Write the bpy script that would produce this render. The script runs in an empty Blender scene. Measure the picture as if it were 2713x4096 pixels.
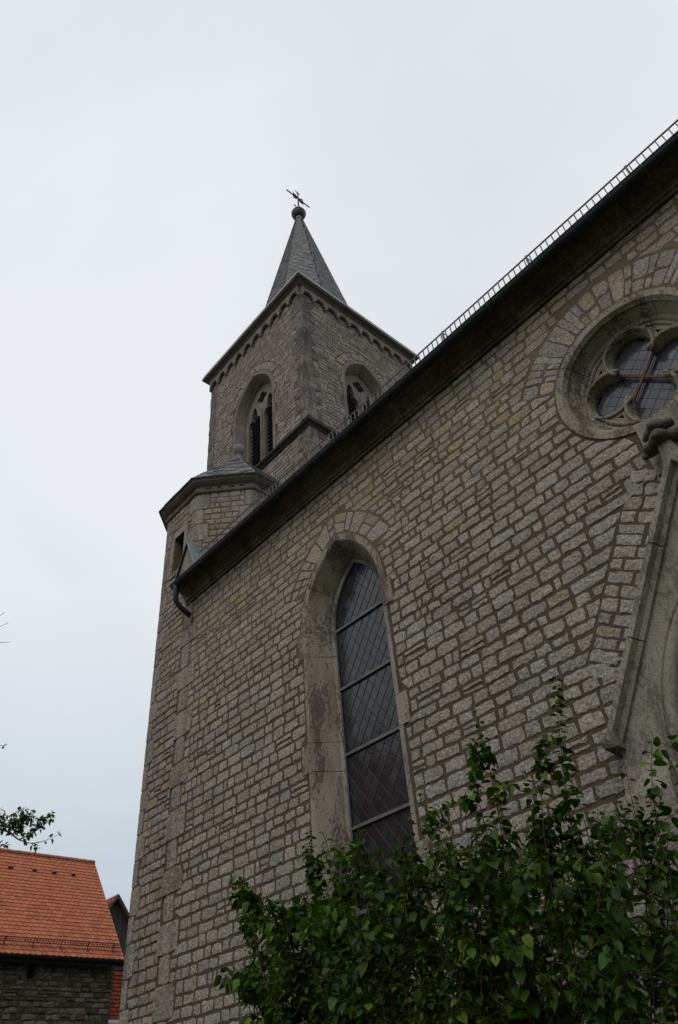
import bpy, math, random
from mathutils import Vector, Matrix, noise
from mathutils.geometry import tessellate_polygon
random.seed(7)
PI = math.pi
SC = bpy.context.scene
COL = SC.collection

# ------------------------------------------------------------------ camera
cam = bpy.data.cameras.new('camera')
cam.sensor_fit = 'VERTICAL'
cam.sensor_height = 36.0
cam.sensor_width = 36.0 * 678 / 1024
cam.lens = 25.655
cam.clip_start = 0.05
cam.clip_end = 4000
camo = bpy.data.objects.new('camera', cam)
COL.objects.link(camo)
RIGHT = Vector((0.65263125, 0.75407103, -0.07381958))
DOWN = Vector((-0.5249104, 0.37972573, -0.76175944))
FWD = Vector((-0.54638953, 0.53589668, 0.64364061))
m = Matrix((( RIGHT.x, -DOWN.x, -FWD.x, 0.0),
            ( RIGHT.y, -DOWN.y, -FWD.y, -6.5),
            ( RIGHT.z, -DOWN.z, -FWD.z, 0.0),
            (0, 0, 0, 1)))
camo.matrix_world = m
SC.camera = camo
CAM = Vector((0, -6.5, 0))
GZ = -1.6                                   # ground level, eye height below the camera

# ------------------------------------------------------------------ sky, sun, exposure
SUN_EL, SUN_AZ = 50.0, 160.0                # overcast: a very soft sun behind the cloud
world = bpy.data.worlds.new('World')
SC.world = world
world.use_nodes = True
nt = world.node_tree
nt.nodes.clear()
def wn(t, **kw):
    n = nt.nodes.new(t)
    for k, v in kw.items():
        setattr(n, k, v)
    return n
sky = wn('ShaderNodeTexSky', sky_type='NISHITA', sun_disc=False)
sky.sun_elevation = math.radians(SUN_EL)
sky.sun_rotation = math.radians(SUN_AZ)
sky.dust_density = 3.0
skyscale = wn('ShaderNodeVectorMath', operation='SCALE'); skyscale.inputs['Scale'].default_value = 0.10
nt.links.new(sky.outputs[0], skyscale.inputs[0])
tc = wn('ShaderNodeTexCoord')
sep = wn('ShaderNodeSeparateXYZ'); nt.links.new(tc.outputs['Generated'], sep.inputs[0])
zz = wn('ShaderNodeMath', operation='ADD'); nt.links.new(sep.outputs['Z'], zz.inputs[0]); zz.inputs[1].default_value = 0.32
zm = wn('ShaderNodeMath', operation='MAXIMUM'); nt.links.new(zz.outputs[0], zm.inputs[0]); zm.inputs[1].default_value = 0.1
dx = wn('ShaderNodeMath', operation='DIVIDE'); nt.links.new(sep.outputs['X'], dx.inputs[0]); nt.links.new(zm.outputs[0], dx.inputs[1])
dy = wn('ShaderNodeMath', operation='DIVIDE'); nt.links.new(sep.outputs['Y'], dy.inputs[0]); nt.links.new(zm.outputs[0], dy.inputs[1])
cmb = wn('ShaderNodeCombineXYZ'); nt.links.new(dx.outputs[0], cmb.inputs[0]); nt.links.new(dy.outputs[0], cmb.inputs[1])
cl = wn('ShaderNodeTexNoise'); cl.inputs['Scale'].default_value = 1.3; cl.inputs['Detail'].default_value = 5.0
cl.inputs['Roughness'].default_value = 0.5; cl.inputs['Distortion'].default_value = 0.4
nt.links.new(cmb.outputs[0], cl.inputs['Vector'])
clr = wn('ShaderNodeValToRGB')
clr.color_ramp.elements[0].position = 0.34; clr.color_ramp.elements[0].color = (0.735, 0.790, 0.838, 1)
clr.color_ramp.elements[1].position = 0.62; clr.color_ramp.elements[1].color = (0.868, 0.900, 0.940, 1)
nt.links.new(cl.outputs['Fac'], clr.inputs[0])
elr = wn('ShaderNodeValToRGB')               # thinner, greyer deck towards the horizon
elr.color_ramp.elements[0].position = 0.12; elr.color_ramp.elements[0].color = (0.56, 0.635, 0.69, 1)
elr.color_ramp.elements[1].position = 0.55; elr.color_ramp.elements[1].color = (1, 1, 1, 1)
nt.links.new(sep.outputs['Z'], elr.inputs[0])
mul = wn('ShaderNodeMix', data_type='RGBA', blend_type='MULTIPLY'); mul.inputs[0].default_value = 1.0
nt.links.new(clr.outputs[0], mul.inputs[6]); nt.links.new(elr.outputs[0], mul.inputs[7])
mix = wn('ShaderNodeMix', data_type='RGBA'); mix.inputs[0].default_value = 0.94
nt.links.new(skyscale.outputs[0], mix.inputs[6]); nt.links.new(mul.outputs[2], mix.inputs[7])
bg = wn('ShaderNodeBackground'); bg.inputs['Strength'].default_value = 1.0
nt.links.new(mix.outputs[2], bg.inputs['Color'])
wo = wn('ShaderNodeOutputWorld'); nt.links.new(bg.outputs[0], wo.inputs['Surface'])

sun = bpy.data.lights.new('sun', 'SUN')
sun.energy = 0.7
sun.angle = math.radians(40)
sun.color = (1.0, 0.96, 0.90)
suno = bpy.data.objects.new('sun', sun)
COL.objects.link(suno)
sd = Vector((math.cos(math.radians(SUN_EL)) * math.sin(math.radians(SUN_AZ)),
             math.cos(math.radians(SUN_EL)) * math.cos(math.radians(SUN_AZ)), math.sin(math.radians(SUN_EL))))
suno.rotation_euler = sd.to_track_quat('Z', 'Y').to_euler()
SC.view_settings.view_transform = 'Standard'
SC.view_settings.look = 'None'
SC.view_settings.exposure = 0.0
SC.view_settings.gamma = 1.0
SC.view_settings.use_curve_mapping = False
SC.cycles.max_bounces = 6
SC.cycles.diffuse_bounces = 3
SC.cycles.glossy_bounces = 3
SC.cycles.transmission_bounces = 3
SC.cycles.caustics_reflective = False
SC.cycles.caustics_refractive = False

# ------------------------------------------------------------------ materials
def new_mat(name):
    mt = bpy.data.materials.new(name); mt.use_nodes = True
    t = mt.node_tree; t.nodes.clear()
    o = t.nodes.new('ShaderNodeOutputMaterial'); b = t.nodes.new('ShaderNodeBsdfPrincipled')
    t.links.new(b.outputs[0], o.inputs['Surface'])
    return mt, t, b
def ramp(t, fac, stops):
    r = t.nodes.new('ShaderNodeValToRGB')
    e = r.color_ramp.elements
    e[0].position, e[0].color = stops[0][0], (*stops[0][1], 1)
    e[1].position, e[1].color = stops[1][0], (*stops[1][1], 1)
    for p, c in stops[2:]:
        k = e.new(p); k.color = (*c, 1)
    t.links.new(fac, r.inputs[0])
    return r.outputs[0]
def tnoise(t, scale, detail=4, rough=0.6, vec=None, stretch=None, dist=0.0):
    n = t.nodes.new('ShaderNodeTexNoise')
    n.inputs['Scale'].default_value = scale; n.inputs['Detail'].default_value = detail
    n.inputs['Roughness'].default_value = rough; n.inputs['Distortion'].default_value = dist
    if vec is None:
        c = t.nodes.new('ShaderNodeTexCoord'); vec = c.outputs['Object']
    if stretch:
        mp = t.nodes.new('ShaderNodeMapping'); mp.inputs['Scale'].default_value = stretch
        t.links.new(vec, mp.inputs[0]); vec = mp.outputs[0]
    t.links.new(vec, n.inputs['Vector'])
    return n.outputs['Fac']
def mixc(t, fac, a, b, mode='MIX'):
    x = t.nodes.new('ShaderNodeMix'); x.data_type = 'RGBA'; x.blend_type = mode
    for s, v in ((0, fac), (6, a), (7, b)):
        if isinstance(v, (int, float)): x.inputs[s].default_value = v
        elif isinstance(v, tuple): x.inputs[s].default_value = (*v, 1)
        else: t.links.new(v, x.inputs[s])
    return x.outputs[2]
def bump(t, b, h, strength, dist):
    n = t.nodes.new('ShaderNodeBump'); n.inputs['Strength'].default_value = strength
    n.inputs['Distance'].default_value = dist
    t.links.new(h, n.inputs['Height']); t.links.new(n.outputs[0], b.inputs['Normal'])
def tint_out(t):
    a = t.nodes.new('ShaderNodeAttribute'); a.attribute_name = 'tint'
    return a.outputs['Color']
def stone_mat(name, base, tint=True, sw=0.14, speck=55, speck_amt=0.5, pit=True, stain=0.5, stain_col=(0.45, 0.40, 0.36),
              bmp=0.6, bdist=0.012, streak=False, lichen=0.0, dirt=0.0, rough=0.92, spec=0.2):
    mt, t, b = new_mat(name)
    col = mixc(t, 1.0, base, tint_out(t), 'MULTIPLY') if tint else base
    sp = tnoise(t, speck, 5, 0.75)
    lo, hi = 1 - speck_amt, 1 + speck_amt * 0.75
    spc = ramp(t, sp, [(0.5 - sw, (lo, lo, lo)), (0.5 + sw, (hi, hi, hi))])
    col = mixc(t, 1.0, col, spc, 'MULTIPLY')
    big = tnoise(t, 1.7, 5, 0.65, stretch=(1.6, 1.6, 0.5) if streak else None)
    col = mixc(t, ramp(t, big, [(0.46, (0, 0, 0)), (0.70, (stain,) * 3)]), col, mixc(t, 1.0, col, stain_col, 'MULTIPLY'))
    if dirt:
        dn = tnoise(t, 30.0, 5, 0.8, stretch=(1, 1, 0.5)); dm = tnoise(t, 2.2, 4, 0.7, stretch=(1.5, 1.5, 0.4))
        ad = t.nodes.new('ShaderNodeMath'); ad.operation = 'MULTIPLY_ADD'; t.links.new(dm, ad.inputs[0]); ad.inputs[1].default_value = 0.9; t.links.new(dn, ad.inputs[2])
        col = mixc(t, ramp(t, ad.outputs[0], [(0.97, (0, 0, 0)), (1.08, (dirt,) * 3)]), col, (0.060, 0.049, 0.040))
    if lichen:
        ln = tnoise(t, 3.1, 6, 0.7)
        col = mixc(t, ramp(t, ln, [(0.60, (0, 0, 0)), (0.70, (lichen,) * 3)]), col, (0.30, 0.22, 0.085))
    t.links.new(col, b.inputs['Base Color'])
    b.inputs['Roughness'].default_value = rough
    b.inputs['Specular IOR Level'].default_value = spec
    h = sp
    if pit:
        v = t.nodes.new('ShaderNodeTexVoronoi'); v.inputs['Scale'].default_value = speck * 0.55
        c = t.nodes.new('ShaderNodeTexCoord'); t.links.new(c.outputs['Object'], v.inputs['Vector'])
        mm = t.nodes.new('ShaderNodeMath'); mm.operation = 'ADD'
        t.links.new(sp, mm.inputs[0]); t.links.new(v.outputs['Distance'], mm.inputs[1]); h = mm.outputs[0]
    bump(t, b, h, bmp, bdist)
    return mt
def plain_mat(name, base, rough=0.6, metal=0.0, var=0.25, scale=6, bmp=0.1, bdist=0.004, spec=0.4, col2=None, stretch=None, detail=5):
    mt, t, b = new_mat(name)
    n = tnoise(t, scale, detail, 0.65, stretch=stretch)
    c2 = col2 or tuple(c * (1 - var) for c in base)
    c1 = base if col2 else tuple(min(1, c * (1 + var)) for c in base)
    t.links.new(ramp(t, n, [(0.35, c2), (0.65, c1)]), b.inputs['Base Color'])
    b.inputs['Roughness'].default_value = rough; b.inputs['Metallic'].default_value = metal
    b.inputs['Specular IOR Level'].default_value = spec
    bump(t, b, n, bmp, bdist)
    return mt
M = {}
M['stone'] = stone_mat('nave_stone', (0.312, 0.275, 0.232), speck=40, speck_amt=0.48, sw=0.11, stain=0.30, stain_col=(0.72, 0.64, 0.54), bmp=0.8, bdist=0.012)
M['mortar'] = stone_mat('mortar', (0.098, 0.073, 0.048), tint=False, speck=40, speck_amt=0.35, stain=0.45, bmp=0.7, bdist=0.01)
mt_ = M['mortar']; t_ = mt_.node_tree; b_ = [n for n in t_.nodes if n.type == 'BSDF_PRINCIPLED'][0]
src = b_.inputs['Base Color'].links[0].from_socket
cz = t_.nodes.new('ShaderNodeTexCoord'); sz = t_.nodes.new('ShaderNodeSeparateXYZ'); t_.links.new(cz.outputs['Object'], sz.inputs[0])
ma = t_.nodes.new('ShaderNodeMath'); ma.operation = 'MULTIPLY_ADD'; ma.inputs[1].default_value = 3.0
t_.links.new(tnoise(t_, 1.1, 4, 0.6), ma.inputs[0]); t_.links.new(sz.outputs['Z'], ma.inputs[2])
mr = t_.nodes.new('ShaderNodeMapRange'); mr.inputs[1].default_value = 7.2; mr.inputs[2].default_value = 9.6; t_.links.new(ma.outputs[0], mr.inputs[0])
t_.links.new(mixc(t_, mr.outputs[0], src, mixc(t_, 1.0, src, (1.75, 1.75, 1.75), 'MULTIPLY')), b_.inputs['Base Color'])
M['tstone'] = stone_mat('tower_stone', (0.290, 0.240, 0.205), speck=24, speck_amt=0.36, stain=0.55, stain_col=(0.62, 0.56, 0.50), bmp=0.7, bdist=0.015, lichen=0.15)
M['tmortar'] = stone_mat('tower_mortar', (0.130, 0.095, 0.068), tint=False, speck=20, speck_amt=0.25, stain=0.5, bmp=0.5)
M['quoin'] = stone_mat('quoin_stone', (0.315, 0.270, 0.222), speck=30, speck_amt=0.40, stain=0.6, streak=True, stain_col=(0.55, 0.50, 0.45), bmp=0.9, bdist=0.02, dirt=0.35)
M['dressed'] = stone_mat('dressed_stone', (0.300, 0.252, 0.198), speck=60, speck_amt=0.28, stain=0.75, streak=True, stain_col=(0.5, 0.44, 0.38), bmp=0.5, bdist=0.006, dirt=0.75)
M['tdressed'] = stone_mat('tower_dressed_stone', (0.235, 0.192, 0.165), tint=True, speck=20, speck_amt=0.22, stain=0.6, bmp=0.4, bdist=0.01, dirt=0.3)
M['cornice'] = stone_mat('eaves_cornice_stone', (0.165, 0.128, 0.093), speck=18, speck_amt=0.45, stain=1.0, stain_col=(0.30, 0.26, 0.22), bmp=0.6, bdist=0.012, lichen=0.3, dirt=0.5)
M['soot_shade'] = stone_mat('sooty_shaded_stone', (0.065, 0.055, 0.047), tint=False, speck=18, speck_amt=0.35, stain=0.4, bmp=0.5)  # sooty string course, and the painted shade of the vent slots
M['tcornice'] = stone_mat('tower_cornice_stone', (0.150, 0.118, 0.100), tint=False, speck=18, speck_amt=0.25, stain=0.6, bmp=0.4, dirt=0.4)  # base darkened to carry the shadow of the cavetto
M['tquoin'] = stone_mat('tower_quoin_stone', (0.235, 0.196, 0.168), speck=24, speck_amt=0.42, stain=0.95, streak=True, stain_col=(0.36, 0.33, 0.31), bmp=1.0, bdist=0.025, dirt=0.7)
M['finial'] = stone_mat('finial_carved_stone', (0.15, 0.13, 0.10), tint=False, speck=40, speck_amt=0.4, stain=0.6, bmp=0.7, bdist=0.01, dirt=0.6, lichen=0.4)
M['soot_shade2'] = stone_mat('sooty_frieze_stone', (0.12, 0.095, 0.08), tint=False, speck=18, speck_amt=0.35, stain=0.4, bmp=0.4)
M['portal'] = stone_mat('portal_stone', (0.295, 0.262, 0.215), speck=70, speck_amt=0.30, stain=0.65, stain_col=(0.5, 0.46, 0.40), bmp=0.5, bdist=0.006, dirt=0.5, lichen=0.3)
M['slate'] = stone_mat('roof_slate', (0.19, 0.185, 0.185), speck=14, speck_amt=0.25, pit=False, stain=0.4, bmp=0.2, rough=0.55, spec=0.5)
M['gutter'] = plain_mat('dark_green_gutter_metal', (0.010, 0.014, 0.013), rough=0.6, metal=0.0, var=0.5, scale=5)
M['strap'] = plain_mat('gutter_strap_metal', (0.075, 0.080, 0.058), rough=0.55, metal=0.4)
M['zinc'] = plain_mat('zinc_flashing', (0.19, 0.22, 0.225), rough=0.5, metal=0.4, var=0.2)
M['rail'] = plain_mat('weathered_guard_metal', (0.15, 0.115, 0.09), rough=0.65, metal=0.3, var=0.35, scale=9)
M['iron'] = plain_mat('wrought_iron', (0.035, 0.032, 0.036), rough=0.6, metal=0.4)
M['rust'] = plain_mat('rusty_iron', (0.12, 0.045, 0.032), rough=0.75, metal=0.1, var=0.4, scale=20)
M['lead'] = plain_mat('lead_came', (0.055, 0.058, 0.065), rough=0.5, metal=0.3)
M['bar'] = plain_mat('painted_saddle_bar', (0.125, 0.12, 0.117), rough=0.6)
M['dark'] = plain_mat('dark_timber_and_shade', (0.028, 0.022, 0.020), rough=0.85, scale=9)  # timber, plus painted shade inside openings
M['ballstone'] = stone_mat('finial_stone', (0.21, 0.205, 0.20), tint=False, speck=16, speck_amt=0.25, stain=0.5, bmp=0.3)
M['leadball'] = plain_mat('grey_metal_ball', (0.05, 0.046, 0.046), rough=0.5, metal=0.5)
def glass_mat(name, base, rough, wav, wsc):
    mt, t, b = new_mat(name)
    t.links.new(mixc(t, 1.0, base, tint_out(t), 'MULTIPLY'), b.inputs['Base Color'])
    b.inputs['Roughness'].default_value = rough; b.inputs['IOR'].default_value = 1.52
    n = tnoise(t, wsc, 3, 0.6)
    bump(t, b, n, wav, 0.01)
    return mt
M['glass'] = glass_mat('leaded_glass', (0.022, 0.022, 0.025), 0.14, 0.25, 26)
M['oglass'] = glass_mat('oculus_glass', (0.060, 0.061, 0.066), 0.12, 0.10, 14)
M['tile'] = stone_mat('clay_roof_tile', (0.45, 0.150, 0.078), speck=12, speck_amt=0.10, pit=False, stain=0.18, bmp=0.15)
M['tile_old'] = stone_mat('clay_ridge_tile', (0.33, 0.115, 0.07), tint=False, speck=12, speck_amt=0.3, pit=False, stain=0.5, bmp=0.2)
M['tile_dark'] = stone_mat('clay_hung_tile', (0.36, 0.085, 0.045), speck=10, speck_amt=0.25, pit=False, stain=0.4, bmp=0.2)
M['rubble'] = stone_mat('rubble_stone', (0.175, 0.150, 0.110), speck=14, speck_amt=0.35, stain=0.6, bmp=0.8, bdist=0.03)
M['rmortar'] = stone_mat('rubble_mortar', (0.105, 0.092, 0.068), tint=False, speck=12, speck_amt=0.4, stain=0.6, bmp=0.6)
M['board'] = plain_mat('weathered_board', (0.075, 0.066, 0.062), rough=0.85, var=0.4, scale=3, stretch=(8, 8, 0.6), bmp=0.3)
M['white'] = plain_mat('white_painted_metal', (0.62, 0.64, 0.66), rough=0.45, var=0.08)
M['plaster'] = plain_mat('cream_plaster', (0.52, 0.46, 0.36), rough=0.9, var=0.12, scale=2)
M['winpane'] = plain_mat('window_pane', (0.03, 0.033, 0.038), rough=0.1, var=0.1)
M['bark'] = plain_mat('bark', (0.062, 0.050, 0.040), rough=0.9, var=0.4, scale=18, bmp=0.5)
M['twig'] = plain_mat('shrub_twig', (0.055, 0.034, 0.020), rough=0.8, var=0.4, scale=15)
def leaf_mat(name, dark, light):
    mt, t, b = new_mat(name)
    n = tnoise(t, 2.3, 3, 0.6)
    col = mixc(t, 1.0, ramp(t, n, [(0.35, dark), (0.68, light)]), tint_out(t), 'MULTIPLY')
    t.links.new(col, b.inputs['Base Color'])
    b.inputs['Roughness'].default_value = 0.5; b.inputs['Specular IOR Level'].default_value = 0.25
    tr = t.nodes.new('ShaderNodeBsdfTranslucent'); t.links.new(mixc(t, 1.0, col, (1.0, 1.15, 0.5), 'MULTIPLY'), tr.inputs['Color'])
    ms = t.nodes.new('ShaderNodeMixShader'); ms.inputs[0].default_value = 0.32
    t.links.new(b.outputs[0], ms.inputs[1]); t.links.new(tr.outputs[0], ms.inputs[2])
    o = [x for x in t.nodes if x.type == 'OUTPUT_MATERIAL'][0]
    t.links.new(ms.outputs[0], o.inputs['Surface'])
    return mt
M['leaf'] = leaf_mat('shrub_leaf', (0.018, 0.042, 0.006), (0.062, 0.118, 0.012))  # lighter stop brightened to paint lit yellow-green leaves
M['tleaf'] = leaf_mat('tree_leaf', (0.065, 0.105, 0.022), (0.10, 0.16, 0.032))
mt, t, b = new_mat('grass')
gn = tnoise(t, 0.8, 8, 0.7)
t.links.new(ramp(t, gn, [(0.35, (0.022, 0.040, 0.010)), (0.65, (0.050, 0.075, 0.020))]), b.inputs['Base Color'])
b.inputs['Roughness'].default_value = 0.95
bump(t, b, tnoise(t, 30, 4, 0.7), 0.8, 0.03)
M['grass'] = mt

# ------------------------------------------------------------------ mesh helpers
class MB:
    def __init__(s): s.v = []; s.f = []; s.t = []
    def add(s, vs, fs, tint=(1, 1, 1)):
        o = len(s.v); s.v.extend(vs)
        for f in fs:
            s.f.append(tuple(i + o for i in f)); s.t.append(tint)
    def box(s, x0, x1, y0, y1, z0, z1, tint=(1, 1, 1)):
        s.add([(x0, y0, z0), (x1, y0, z0), (x1, y1, z0), (x0, y1, z0), (x0, y0, z1), (x1, y0, z1), (x1, y1, z1), (x0, y1, z1)],
              [(0, 3, 2, 1), (4, 5, 6, 7), (0, 1, 5, 4), (1, 2, 6, 5), (2, 3, 7, 6), (3, 0, 4, 7)], tint)
    def tube(s, pts, rad, n=6, tint=(1, 1, 1), cap=True):
        pts = [Vector(p) for p in pts]
        rs = rad if isinstance(rad, (list, tuple)) else [rad] * len(pts)
        vs = []; up = None
        for i, p in enumerate(pts):
            d = (pts[min(i + 1, len(pts) - 1)] - pts[max(i - 1, 0)])
            if d.length < 1e-9: d = Vector((0, 0, 1))
            d.normalize()
            if up is None:
                up = d.orthogonal().normalized()
            up = (up - d * up.dot(d))
            up = up.normalized() if up.length > 1e-6 else d.orthogonal().normalized()
            w = d.cross(up)
            for k in range(n):
                a = 2 * PI * k / n
                vs.append(tuple(p + (up * math.cos(a) + w * math.sin(a)) * rs[i]))
        fs = []
        for i in range(len(pts) - 1):
            for k in range(n):
                k2 = (k + 1) % n
                fs.append((i * n + k, i * n + k2, (i + 1) * n + k2, (i + 1) * n + k))
        if cap:
            fs.append(tuple(range(n - 1, -1, -1))); fs.append(tuple((len(pts) - 1) * n + k for k in range(n)))
        s.add(vs, fs, tint)
    def lathe(s, cx, cy, prof, n=20, tint=(1, 1, 1)):
        vs = []
        for r, z in prof:
            for k in range(n):
                a = 2 * PI * k / n
                vs.append((cx + r * math.cos(a), cy + r * math.sin(a), z))
        fs = []
        for i in range(len(prof) - 1):
            for k in range(n):
                k2 = (k + 1) % n
                fs.append((i * n + k, i * n + k2, (i + 1) * n + k2, (i + 1) * n + k))
        fs.append(tuple(range(n - 1, -1, -1))); fs.append(tuple((len(prof) - 1) * n + k for k in range(n)))
        s.add(vs, fs, tint)
    def build(s, name, mat, parent=None, smooth=False, kind=None, label=None):
        me = bpy.data.meshes.new(name)
        me.from_pydata([tuple(v) for v in s.v], [], s.f)
        a = me.attributes.new('tint', 'FLOAT_COLOR', 'FACE')
        flat = []
        for c in s.t: flat.extend((c[0], c[1], c[2], 1.0))
        a.data.foreach_set('color', flat)
        me.materials.append(mat)
        if smooth: me.polygons.foreach_set('use_smooth', [True] * len(me.polygons))
        me.update()
        o = bpy.data.objects.new(name, me); COL.objects.link(o)
        if parent: o.parent = parent
        if kind: o['kind'] = kind
        if label: o['label'] = label
        return o
def empty(name, loc=(0, 0, 0)):
    o = bpy.data.objects.new(name, None); COL.objects.link(o); o.location = loc
    return o
def tag(o, label, cat, group=None):
    o['label'] = label; o['category'] = cat
    if group: o['group'] = group
    return o
class Frame:                                 # a wall plane: u along, v up, n out of the wall
    def __init__(s, o, u, n, v=(0, 0, 1)):
        s.o = Vector(o); s.u = Vector(u).normalized(); s.n = Vector(n).normalized(); s.v = Vector(v).normalized()
    def p(s, u, v, n=0.0): return tuple(s.o + s.u * u + s.v * v + s.n * n)
def poly_prism(mb, fr, outer, holes, n0, n1, tint=(1, 1, 1), back=True, sides=True, inner_n0=None):
    """flat plate with holes between n0 (back) and n1 (front)"""
    loops = [outer] + list(holes)
    tess = tessellate_polygon([[Vector((a, b_, 0)) for a, b_ in lp] for lp in loops])
    flat = [q for lp in loops for q in lp]
    vs = [fr.p(a, b_, n1) for a, b_ in flat]
    N = len(flat)
    fs = [tuple(tr) for tr in tess]
    if back or sides:
        vs += [fr.p(a, b_, n0) for a, b_ in flat]
    if back: fs += [tuple(i + N for i in reversed(tr)) for tr in tess]
    if sides:
        o = 0
        for lp in loops:
            k = len(lp)
            for i in range(k):
                j = (i + 1) % k
                fs.append((o + i, o + j, o + j + N, o + i + N))
            o += k
    mb.add(vs, fs, tint)
rnd = random.uniform
def jit_tint(spread=0.16, warm=0.05, ochre=0.03):
    k = 1 + rnd(-spread, spread); w = rnd(-warm, warm)
    if random.random() < ochre: return (k * 1.06, k * 0.97, k * 0.82)
    return (k * (1 + w), k, k * (1 - w * 1.2))

def stone_shape(fr, quad, h, nseg=3, jit=0.008, bev=0.012, back=-0.02, inset=True, rough=1.0):
    """vertices + faces of one rough faced stone: quad = 4 (u,v) corners, counter clockwise"""
    pts = []
    for i in range(4):
        a = quad[i]; b_ = quad[(i + 1) % 4]
        L = math.hypot(b_[0] - a[0], b_[1] - a[1])
        k = max(1, min(nseg, int(L / 0.055)))
        for j in range(k):
            q = j / k
            c = 0.006 if j == 0 else 0
            pts.append([a[0] + (b_[0] - a[0]) * q, a[1] + (b_[1] - a[1]) * q, j == 0])
    cu = sum(p[0] for p in pts) / len(pts); cv = sum(p[1] for p in pts) / len(pts)
    out = []
    for p in pts:
        s_ = rnd(.90, .99) if p[2] else 1.0
        out.append((cu + (p[0] - cu) * s_ + rnd(-jit, jit), cv + (p[1] - cv) * s_ + rnd(-jit, jit)))
    n = len(out)
    vs = [fr.p(a, b_, back) for a, b_ in out]
    if inset:
        vs += [fr.p(a, b_, h * rnd(0.35, 0.7)) for a, b_ in out]
        def ins(a, b_):
            du, dv = cu - a, cv - b_; L = math.hypot(du, dv) or 1
            q = min(bev * rnd(0.7, 1.5), L * 0.4) / L
            return a + du * q, b_ + dv * q
        vs += [fr.p(*ins(a, b_), h * rnd(0.8, 1.15)) for a, b_ in out]
        vs.append(fr.p(cu + rnd(-.03, .03), cv + rnd(-.01, .01), h * rnd(0.9, 1.45)))
        fs = []
        for i in range(n):
            j = (i + 1) % n
            fs += [(i, j, j + n, i + n), (i + n, j + n, j + 2 * n, i + 2 * n), (i + 2 * n, j + 2 * n, 3 * n)]
    else:
        vs += [fr.p(a, b_, h * rnd(0.7, 1.2)) for a, b_ in out]
        fs = [tuple(range(n, 2 * n))]
        for i in range(n):
            j = (i + 1) % n
            fs.append((i, j, j + n, i + n))
    return vs, fs

def courses(u0, u1, v0, v1, hr, wr, gap, excl, splitp=0.03):
    """quads of coursed stone on a face, keeping clear of excl(v) -> [(ua,ub),...]"""
    quads = []
    v = v0
    while v < v1 - 0.05:
        h = rnd(*hr)
        if v1 - (v + h) < hr[0] * 0.7: h = v1 - v
        va, vb = v + gap / 2, v + h - gap / 2
        def free(e):
            e = sorted([x for x in e if x[1] > u0 and x[0] < u1])
            iv = []; c = u0
            for a, b_ in e:
                if a > c: iv.append((c, a))
                c = max(c, b_)
            if c < u1: iv.append((c, u1))
            return iv
        ea, eb = excl(va), excl(vb)
        ia, ib = free(ea), free(eb)
        if len(ia) == len(ib) and all(min(a[1], b_[1]) - max(a[0], b_[0]) > -0.02 for a, b_ in zip(ia, ib)):
            ivs = [(a[0], b_[0], a[1], b_[1]) for a, b_ in zip(ia, ib)]
        else:
            iu = free(ea + eb + excl((va + vb) / 2)); ivs = [(a, a, b_, b_) for a, b_ in iu]
        for la, lb, ra, rb in ivs:
            L = max(la, lb); R_ = min(ra, rb)
            if (ra + rb - la - lb) / 2 < 0.07: continue
            cuts = [None]; x = min(la, lb) + rnd(0.35, 1.0) * wr[1] * 0.6
            while x < R_ - wr[0] * 0.55:
                if x > L + wr[0] * 0.5: cuts.append(x)
                x += rnd(*wr) if random.random() > 0.14 else rnd(wr[0] * 0.45, wr[0])
            cuts.append(None)
            g = gap / 2
            for i in range(len(cuts) - 1):
                a0, a1 = (la, lb) if cuts[i] is None else (cuts[i], cuts[i] + rnd(-.008, .008))
                b0, b1 = (ra, rb) if cuts[i + 1] is None else (cuts[i + 1], cuts[i + 1] + rnd(-.008, .008))
                if i > 0 and cuts[i] is not None and i <= len(cuts) - 2: a1 = lastb1
                lastb1 = b1
                if max(b0 - a0, b1 - a1) < 0.05: continue
                dz0, dz1 = rnd(-.006, .01), rnd(-.01, .006)
                q = [(a0 + g, va + dz0), (b0 - g, va + dz0 + rnd(-.004, .004)), (b1 - g, vb + dz1), (a1 + g, vb + dz1 + rnd(-.004, .004))]
                if (b0 - a0) < 0.02 + 2 * g: q[1] = (max(q[0][0] + .01, q[1][0]), q[1][1])
                if (b1 - a1) < 0.02 + 2 * g: q[2] = (max(q[3][0] + .01, q[2][0]), q[2][1])
                if random.random() < splitp and h > 0.11 and (b0 - a0) > 0.14:
                    vm = va + (vb - va) * rnd(0.4, 0.6); w = gap * 0.45
                    um0 = a0 + (a1 - a0) * .5; um1 = b0 + (b1 - b0) * .5
                    quads.append([q[0], q[1], (um1 - g, vm - w), (um0 + g, vm - w)])
                    quads.append([(um0 + g, vm + w), (um1 - g, vm + w), q[2], q[3]])
                else:
                    quads.append(q)
        v += h
    return quads

def to_px(p):
    d = Vector(p) - CAM
    z = d.dot(FWD)
    if z < 0.1: return None
    return (339 + 729.75 * d.dot(RIGHT) / z, 512 + 729.75 * d.dot(DOWN) / z, z)
def emit(shapes, name, mat, parent, limit, stuff_name, smooth=False):
    """shapes: (verts, faces, tint). The ones that show largest become parts, the rest one joined part."""
    def key(s):
        c = Vector(s[0][0])
        for q in s[0][1:]: c = c + Vector(q)
        c = c / len(s[0]); px = to_px(c)
        if px is None or not (-5 < px[0] < 683 and -5 < px[1] < 1029): return 1e9 + (c - CAM).length
        return px[2]
    if limit:
        shapes = sorted(shapes, key=key)
    for s in shapes[:limit]:
        mb = MB(); mb.add(*s); mb.build(name, mat, parent, smooth)
    rest = shapes[limit:]
    if rest:
        mb = MB()
        for s in rest: mb.add(*s)
        mb.build(stuff_name, mat, parent, smooth, kind='stuff')

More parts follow.
